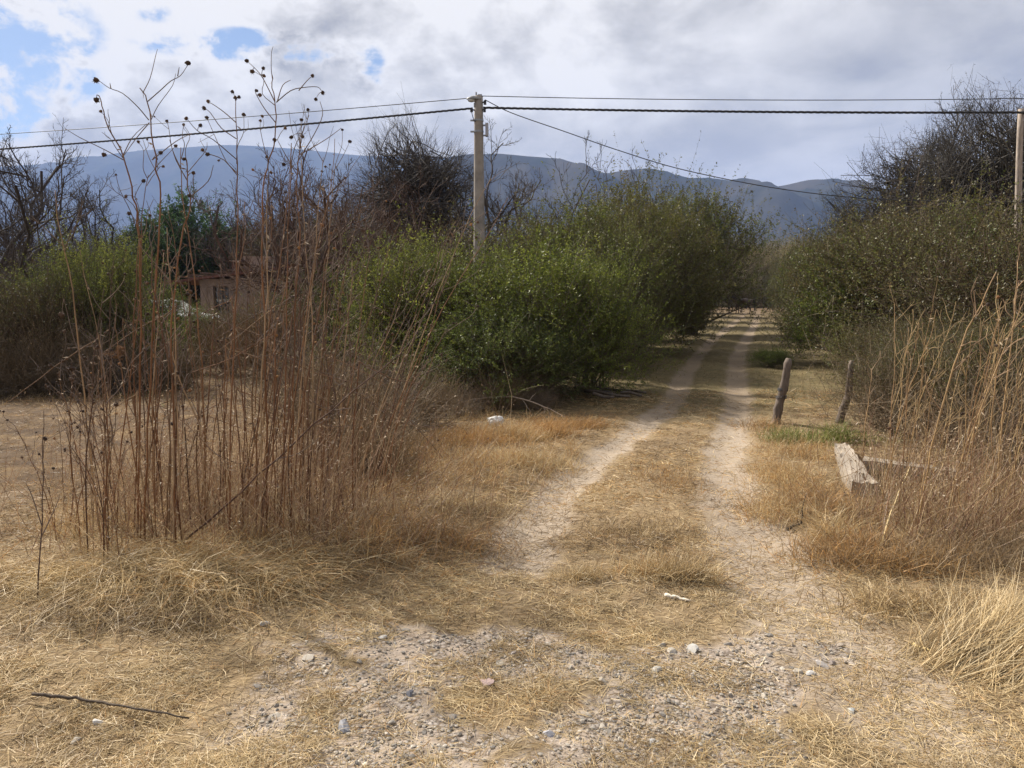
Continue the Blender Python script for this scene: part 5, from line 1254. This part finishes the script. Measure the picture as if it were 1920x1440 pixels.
# weeds on the right verge
YST = [(0.37, 0.24, 0.11), (0.30, 0.18, 0.085), (0.44, 0.30, 0.14), (0.25, 0.14, 0.07)]
for (b, path, br_, lab) in (
        ((1718, 1000), [(1738, 880), (1765, 770), (1800, 650), (1840, 570), (1868, 510)], [[(1800, 650), (1830, 640), (1850, 665)], [(1765, 770), (1740, 735), (1735, 700)], [(1830, 590), (1826, 545)], [(1740, 870), (1800, 850), (1900, 830)]], 'thick straw-red weed leaning right, tallest on the right verge'),
        ((1772, 1005), [(1790, 900), (1825, 800), (1862, 710), (1905, 600), (1935, 540)], [[(1825, 800), (1810, 760)], [(1862, 710), (1900, 690)]], 'second leaning weed, right of the tallest one'),
        ((1868, 1010), [(1872, 900), (1880, 780), (1896, 640), (1905, 560), (1908, 490)], [[(1880, 780), (1850, 700)], [(1890, 690), (1925, 640)]], 'upright straw-coloured weed before the slim pole'),
        ((1618, 860), [(1622, 800), (1630, 740), (1634, 692)], [[(1630, 740), (1642, 722)]], 'pale thin stem right of the second fence post')):
    b0 = ground_pt(*b); pts = [b0] + lift(path, b0.y, 0.03)
    eb, eh = branchset(pts, 6, 0.22, 0.003, 0.2, 0.15, 0.3)
    stalk(b0, pts, 0.0105 if 'thick' in lab else 0.008, YST[0], lab, [(lift(x, b0.y + .08), 0.004) for x in br_] + eb, eh, 'weeds on the right verge', 'dry_weed', 'weed', topcol=(0.36, 0.25, 0.16))
for i in range(54):
    bx0 = 1640 + 330 * qrng.random(); by0 = 890 + 120 * qrng.random() + 0.05 * (bx0 - 1640); ty = 540 + 290 * qrng.random()
    o = rand_stalk(bx0, by0, bx0 + (by0 - ty) * (0.02 + 0.30 * qrng.random()), ty, 0.003 + 0.0032 * qrng.random(), YST[i % 4], f'{hw(ty, 640, 740)} {("straw-brown", "rusty brown", "pale straw", "dark rust")[i % 4]} weed in the {"left" if bx0 < 1740 else ("middle" if bx0 < 1850 else "right")} of the right verge', 3 + qrng.integers(5), 'weeds on the right verge', 0.15, 0.24, 0.12, topcol=(0.37, 0.265, 0.14), tmin=0.25)
    o.name = 'dry_weed'; o['category'] = 'weed'

# ================================================================== GRASS (stuff)
STRAW = [(0.50, 0.365, 0.19), (0.56, 0.425, 0.24), (0.43, 0.30, 0.15), (0.47, 0.36, 0.21), (0.37, 0.25, 0.13), (0.60, 0.48, 0.30)]
PALE = [(0.60, 0.47, 0.29), (0.54, 0.41, 0.23), (0.66, 0.54, 0.36), (0.50, 0.39, 0.24)]
DULL = [(0.30, 0.215, 0.125), (0.24, 0.165, 0.095), (0.36, 0.255, 0.145), (0.19, 0.13, 0.08)]
ORNG = [(0.45, 0.26, 0.105), (0.40, 0.22, 0.09), (0.50, 0.32, 0.14)]
GRN = [(0.19, 0.21, 0.06), (0.25, 0.26, 0.085), (0.32, 0.30, 0.12), (0.15, 0.17, 0.05)]

def blades(mb, rg, x, y, L, wd, elev, azm, droop, cols, K=4, jit=0.15, z0=None):
    """curved blades; elev 0 = flat, 1.57 = upright"""
    n = len(x); z = height(x, y) if z0 is None else z0
    d = np.stack([np.cos(elev) * np.cos(azm), np.cos(elev) * np.sin(azm), np.sin(elev)], 1)
    t = np.linspace(0, 1, K)
    P = np.stack([x, y, z - 0.004], 1)[:, None] + d[:, None] * (L[:, None] * t)[..., None]
    hd = np.stack([np.cos(azm), np.sin(azm), np.zeros(n)], 1)
    P = P + (hd * 0.35)[:, None] * (L * droop)[:, None, None] * (t ** 2)[None, :, None]
    P[..., 2] -= (L * droop)[:, None] * (t ** 2)[None]
    P[:, 1:] += rg.normal(size=(n, K - 1, 3)) * (L * 0.035)[:, None, None]
    P[..., 2] = np.maximum(P[..., 2], z[:, None] + 0.003 + 0.012 * rg.random((n, 1)) * t[None])
    side = unit(np.cross(d, rdir(rg, n) + np.array([0, 0, 1.2])))
    W = wd[:, None] * np.array([1, 0.9, 0.65, 0.15] if K == 4 else np.linspace(1, .15, K))[None]
    c = pick(rg, cols, n, jit) if not isinstance(cols, np.ndarray) else cols
    mb.ribbons(P, W, side, c)

def patch_cols(rg, x, y, sets, s=1.1, seed=0):
    """mix colour sets by ground noise so that the sward is patchy"""
    f = fbm(x * s, y * s, 200 + seed, 3); k = np.clip(((f - 0.5) * 3.2 + 0.5 + rg.normal(size=len(x)) * .22) * len(sets), 0, len(sets) - 0.01).astype(int)
    out = np.zeros((len(x), 3))
    for i, st in enumerate(sets):
        m = k == i; out[m] = pick(rg, st, m.sum(), .15)
    return out

g = np.random.default_rng(55)
def scatter(n, y0, y1, pwr=1.0, half=0.75):
    """even in view: more per square metre close by"""
    y = y0 * (y1 / y0) ** (g.random(n) ** pwr); x = (g.random(n) * 2 - 1) * (half * y + 0.4); return x, y

# matted short dry grass everywhere but in the ruts and the bare gravel
mb = MB()
x, y = scatter(330000, 2.1, 13.0)
rut, gv_ = masks(x, y); fl = np.clip((-(x + 2.2 + 0.16 * (y - 6))) / 1.2, 0, 1) * np.clip((y - 5.6), 0, 1)
cover_ = 0.22 + 0.78 * np.clip((fbm(x * 2.6, y * 2.6, 301) - 0.34) * 4.0, 0, 1)
tuft_ = np.clip((fbm(x * 6.5, y * 6.5, 302) - 0.42) * 4.5, 0, 1)
keep = g.random(len(x)) < cover_ * (1 - np.where(y < 4.5, 0.50, np.where(y < 6.6, 0.62, 0.80)) * np.clip(rut * 1.4, 0, 1)) * (1 - np.clip(gv_ * 1.5, 0, 0.82) * (1 - 0.8 * tuft_)) * (1 - .72 * fl)
x, y, tf, fl = x[keep], y[keep], tuft_[keep], fl[keep]; n = len(x); print('short grass', n)
L = (0.035 + 0.055 * g.random(n) + 0.07 * tf * g.random(n)) * (0.75 + y * 0.055)
blades(mb, g, x, y, L, (0.0022 + 0.0014 * g.random(n)) * (0.7 + y * 0.14), 0.10 + 0.75 * g.random(n) ** 1.6 + 0.35 * tf * g.random(n), g.random(n) * 6.28, 0.25 + 0.5 * g.random(n), np.where((y + g.normal(size=n) * .5 < 4.5)[:, None], patch_cols(g, x, y, [DULL + STRAW, STRAW + PALE, ORNG + STRAW + PALE, PALE + STRAW], 1.9), np.where((fl > 0.4)[:, None], pick(g, DULL + DULL[1:2] + ORNG[:1], n, .18), patch_cols(g, x, y, [DULL, ORNG + DULL, DULL + STRAW, STRAW + ORNG], 1.3, 3))), K=3)
tag(obj('short_dry_grass', mb.mesh('short_dry_grass', M['grass'], False)), 'short matted dry grass covering the ground', kind='stuff')

# knee-high dry grass on the verges
def lodged(mb, cx, cy, rx, ry, n, L, az0, azs, elev, droop, cols, wd=0.0034, rot=0.0):
    a = g.normal(size=n) * 0.5; b = g.normal(size=n) * 0.5
    x = cx + a * rx * math.cos(rot) - b * ry * math.sin(rot); y = cy + a * rx * math.sin(rot) + b * ry * math.cos(rot)
    blades(mb, g, x, y, L * (0.45 + 0.75 * g.random(n)), wd * (0.6 + .7 * g.random(n)), elev * (0.45 + 0.8 * g.random(n)), az0 + azs * g.normal(size=n), droop * (0.5 + g.random(n)), cols, K=4)
mb = MB()
P_ = lambda px, py: ground_pt(px, py)
# golden heap below the stalks: swept to the right and towards the viewer
for (px, py, rx, ry, n, L, a0, cols) in ((150, 1085, .45, .22, 1500, .42, -0.7, STRAW), (280, 1095, .55, .25, 2600, .50, -0.45, STRAW), (420, 1085, .5, .25, 2400, .48, -0.4, STRAW + ORNG), (540, 1060, .4, .28, 1500, .42, -0.6, STRAW + DULL),
                                         (60, 1095, .35, .2, 800, .36, -0.9, STRAW), (340, 1040, .8, .25, 2000, .40, -0.8, STRAW + ORNG), (650, 1030, .5, .35, 1500, .36, -0.6, ORNG + DULL), (740, 980, .5, .4, 1500, .34, -0.5, ORNG + DULL),
                                         (180, 1150, .5, .12, 900, .25, -1.2, DULL + STRAW), (330, 1160, .4, .1, 800, .24, -1.3, DULL), (700, 920, .6, .5, 1500, .34, -0.4, DULL + ORNG), (820, 900, .5, .4, 1400, .30, -0.3, ORNG + DULL)):
    p = P_(px, py); lodged(mb, p.x, p.y, rx * 1.1, ry * 1.15, int(n * .62), L * .92, a0, 1.15, 0.85, 0.62, cols + PALE[:1] + DULL[:1])
# verge left of the left rut
for (px, py, rx, ry, n, L, cols) in ((880, 830, .6, .4, 1500, .30, ORNG), (960, 820, .5, .3, 1600, .34, ORNG + STRAW), (1030, 815, .35, .25, 1100, .36, ORNG), (920, 870, .6, .4, 1500, .26, ORNG + STRAW), (1010, 870, .4, .3, 900, .24, STRAW),
                                     (850, 960, .5, .4, 1200, .24, STRAW + DULL), (800, 1010, .5, .3, 1200, .26, ORNG + DULL), (1100, 800, .3, .25, 600, .25, ORNG), (760, 860, .5, .5, 1100, .36, DULL + ORNG)):
    p = P_(px, py); lodged(mb, p.x, p.y, rx, ry, n, L, 0, 3.0, 1.15, 0.35, cols)
# between the ruts and right verge
for (px, py, rx, ry, n, L, cols) in ((1275, 1085, .22, .10, 700, .24, STRAW), (1240, 1075, .3, .12, 500, .18, STRAW + ORNG), (1090, 1085, .18, .08, 260, .16, STRAW), (1480, 900, .35, .6, 1300, .26, ORNG + STRAW), (1450, 960, .3, .4, 900, .22, ORNG + STRAW),
                                     (1560, 960, .4, .5, 1500, .28, ORNG + DULL), (1600, 1040, .4, .3, 1300, .28, ORNG + DULL), (1555, 1010, .15, .12, 300, .42, STRAW), (1690, 1060, .5, .3, 1500, .26, DULL + ORNG), (1800, 1060, .5, .3, 1300, .26, DULL),
                                     (1700, 1140, .4, .2, 900, .2, STRAW + DULL), (1500, 850, .4, .5, 900, .26, ORNG + STRAW), (1430, 800, .3, .5, 500, .22, ORNG + DULL), (1250, 900, .35, .6, 900, .13, ORNG + DULL), (1230, 1000, .5, .4, 1100, .12, STRAW + DULL),
                                     (1760, 960, .6, .4, 1200, .24, DULL + STRAW), (1880, 960, .5, .4, 1200, .30, DULL + STRAW), (1665, 965, .25, .3, 500, .18, STRAW + DULL), (1900, 1040, .4, .3, 900, .3, DULL)):
    p = P_(px, py); lodged(mb, p.x, p.y, rx, ry, n, L, 0, 3.0, 1.2, 0.35, cols)
# straw fountain at the lower right, sweeping up to the right
for (px, py, n, L, a0) in ((1785, 1248, 330, .72, 0.55), (1840, 1262, 330, .70, 0.5), (1900, 1258, 280, .62, 0.55), (1830, 1222, 280, .60, 0.7), (1890, 1205, 240, .55, 0.8), (1740, 1225, 160, .45, 0.5), (1935, 1290, 240, .55, 0.6)):
    p = P_(px, py); lodged(mb, p.x, p.y, .16, .08, n, L, a0 - 0.1, 0.30, 0.46, 0.14, STRAW + PALE, 0.0030)
# upright straw between the weeds
for i in range(60):
    p = P_(1640 + 300 * g.random(), 880 + 140 * g.random()); lodged(mb, p.x, p.y, .08, .08, 26, .48, 0, 3.0, 1.42, 0.12, STRAW + DULL, 0.003)
for i in range(130):     # scattered seed-grass tufts over the left clump and verges
    px, py = (60 + 720 * g.random(), 900 + 170 * g.random()) if i % 2 else (820 + 260 * g.random(), 790 + 130 * g.random())
    p = P_(px, py); lodged(mb, p.x, p.y, .06, .06, 22, .30, 0, 3.0, 1.3, 0.25, STRAW + ORNG, 0.0028)
tag(obj('tall_dry_grass', mb.mesh('tall_dry_grass', M['grass'], False)), 'knee-high dry grass lodged along the verges', kind='stuff')

# green tufts
mb = MB()
for (px, py, rx, ry, n, L) in ((1470, 826, .26, .3, 330, .26), (1520, 830, .24, .3, 330, .24), (1572, 824, .16, .2, 420, .30), (1620, 830, .3, .3, 160, .2)):
    p = P_(px, py); lodged(mb, p.x, p.y, rx, ry, n, L, 0, 3.0, 1.3, 0.25, GRN, 0.0055)
tag(obj('green_grass', mb.mesh('green_grass', M['grass'], False)), 'green grass tufts at the foot of the fence posts', kind='stuff')

# grass further along the track and in the left field
mb = MB()
x, y = scatter(70000, 11.0, 50.0, 0.9, 0.72); rut, _ = masks(x, y)
keep = g.random(len(x)) < (1 - .95 * np.clip(rut * 1.4, 0, 1)) * (0.3 + .7 * np.clip((fbm(x * .9, y * .9, 333) - .3) * 3, 0, 1)); x, y = x[keep], y[keep]; n = len(x)
cen = poly_dist(x, y, MID) < 1.1
cc = patch_cols(g, x, y, [DULL + GRN, DULL + ORNG, STRAW + DULL], .6, 5); tz = x > -3.0; cc[tz] = pick(g, DULL[:2] + DULL[3:] + [(0.11, 0.10, 0.05), (0.14, 0.12, 0.06)], tz.sum(), .2)  # darker blades right of the field carry the mid-track shade in their colour
blades(mb, g, x, y, (0.06 + 0.09 * g.random(n)) * np.where(cen, .6, 1.0) * 0.85, 0.0065 * (y / 11) ** 0.6, 0.5 + 0.9 * g.random(n), g.random(n) * 6.28, 0.3 * g.random(n), cc, K=3)
tag(obj('distant_grass', mb.mesh('distant_grass', M['grass'], False)), 'dull short grass farther along the track and field', kind='stuff')

# tangle of fine dead twigs and leaves at the feet of the stalks
mb = MB(); n = 4200
px = np.concatenate([g.normal(470, 190, n * 2 // 3), g.normal(1790, 110, n // 3)]); 
py = np.concatenate([g.uniform(870, 1070, n * 2 // 3), g.uniform(870, 1040, n // 3)])[:len(px)]
ang = np.arctan((py - 720) / F) + PITCH; yd = HC / np.tan(ang); x = (px - 960) / F * (yd * math.cos(PITCH) + HC * math.sin(PITCH)); n = len(x)
blades(mb, g, x, yd, 0.25 + 0.95 * g.random(n) ** 1.5, 0.0026 + 0.0022 * g.random(n), 0.6 + 0.9 * g.random(n), g.normal(0.0, 1.6, n), 0.15 * g.random(n), pick(g, [(0.33, 0.22, 0.135), (0.24, 0.135, 0.085), (0.40, 0.30, 0.19), (0.19, 0.11, 0.07)], n), K=4)
tw_n = 9000
ii = g.integers(0, n, tw_n); hh = g.random(tw_n) * 0.75
pos = np.stack([x[ii] + g.normal(size=tw_n) * .12, yd[ii] + g.normal(size=tw_n) * .12, height(x[ii], yd[ii]) + 0.05 + hh], 1)
mb.leaves(pos, rdir(g, tw_n) + np.array([0, 0, -.5]), rdir(g, tw_n), 0.012 + 0.02 * g.random(tw_n), 0.005 + 0.006 * g.random(tw_n), pick(g, [(0.34, 0.24, 0.16), (0.45, 0.36, 0.26), (0.22, 0.14, 0.09)], tw_n))
tag(obj('dead_undergrowth', mb.mesh('dead_undergrowth', M['grass'], False)), 'tangle of fine dead twigs at the feet of the stalks', kind='stuff')
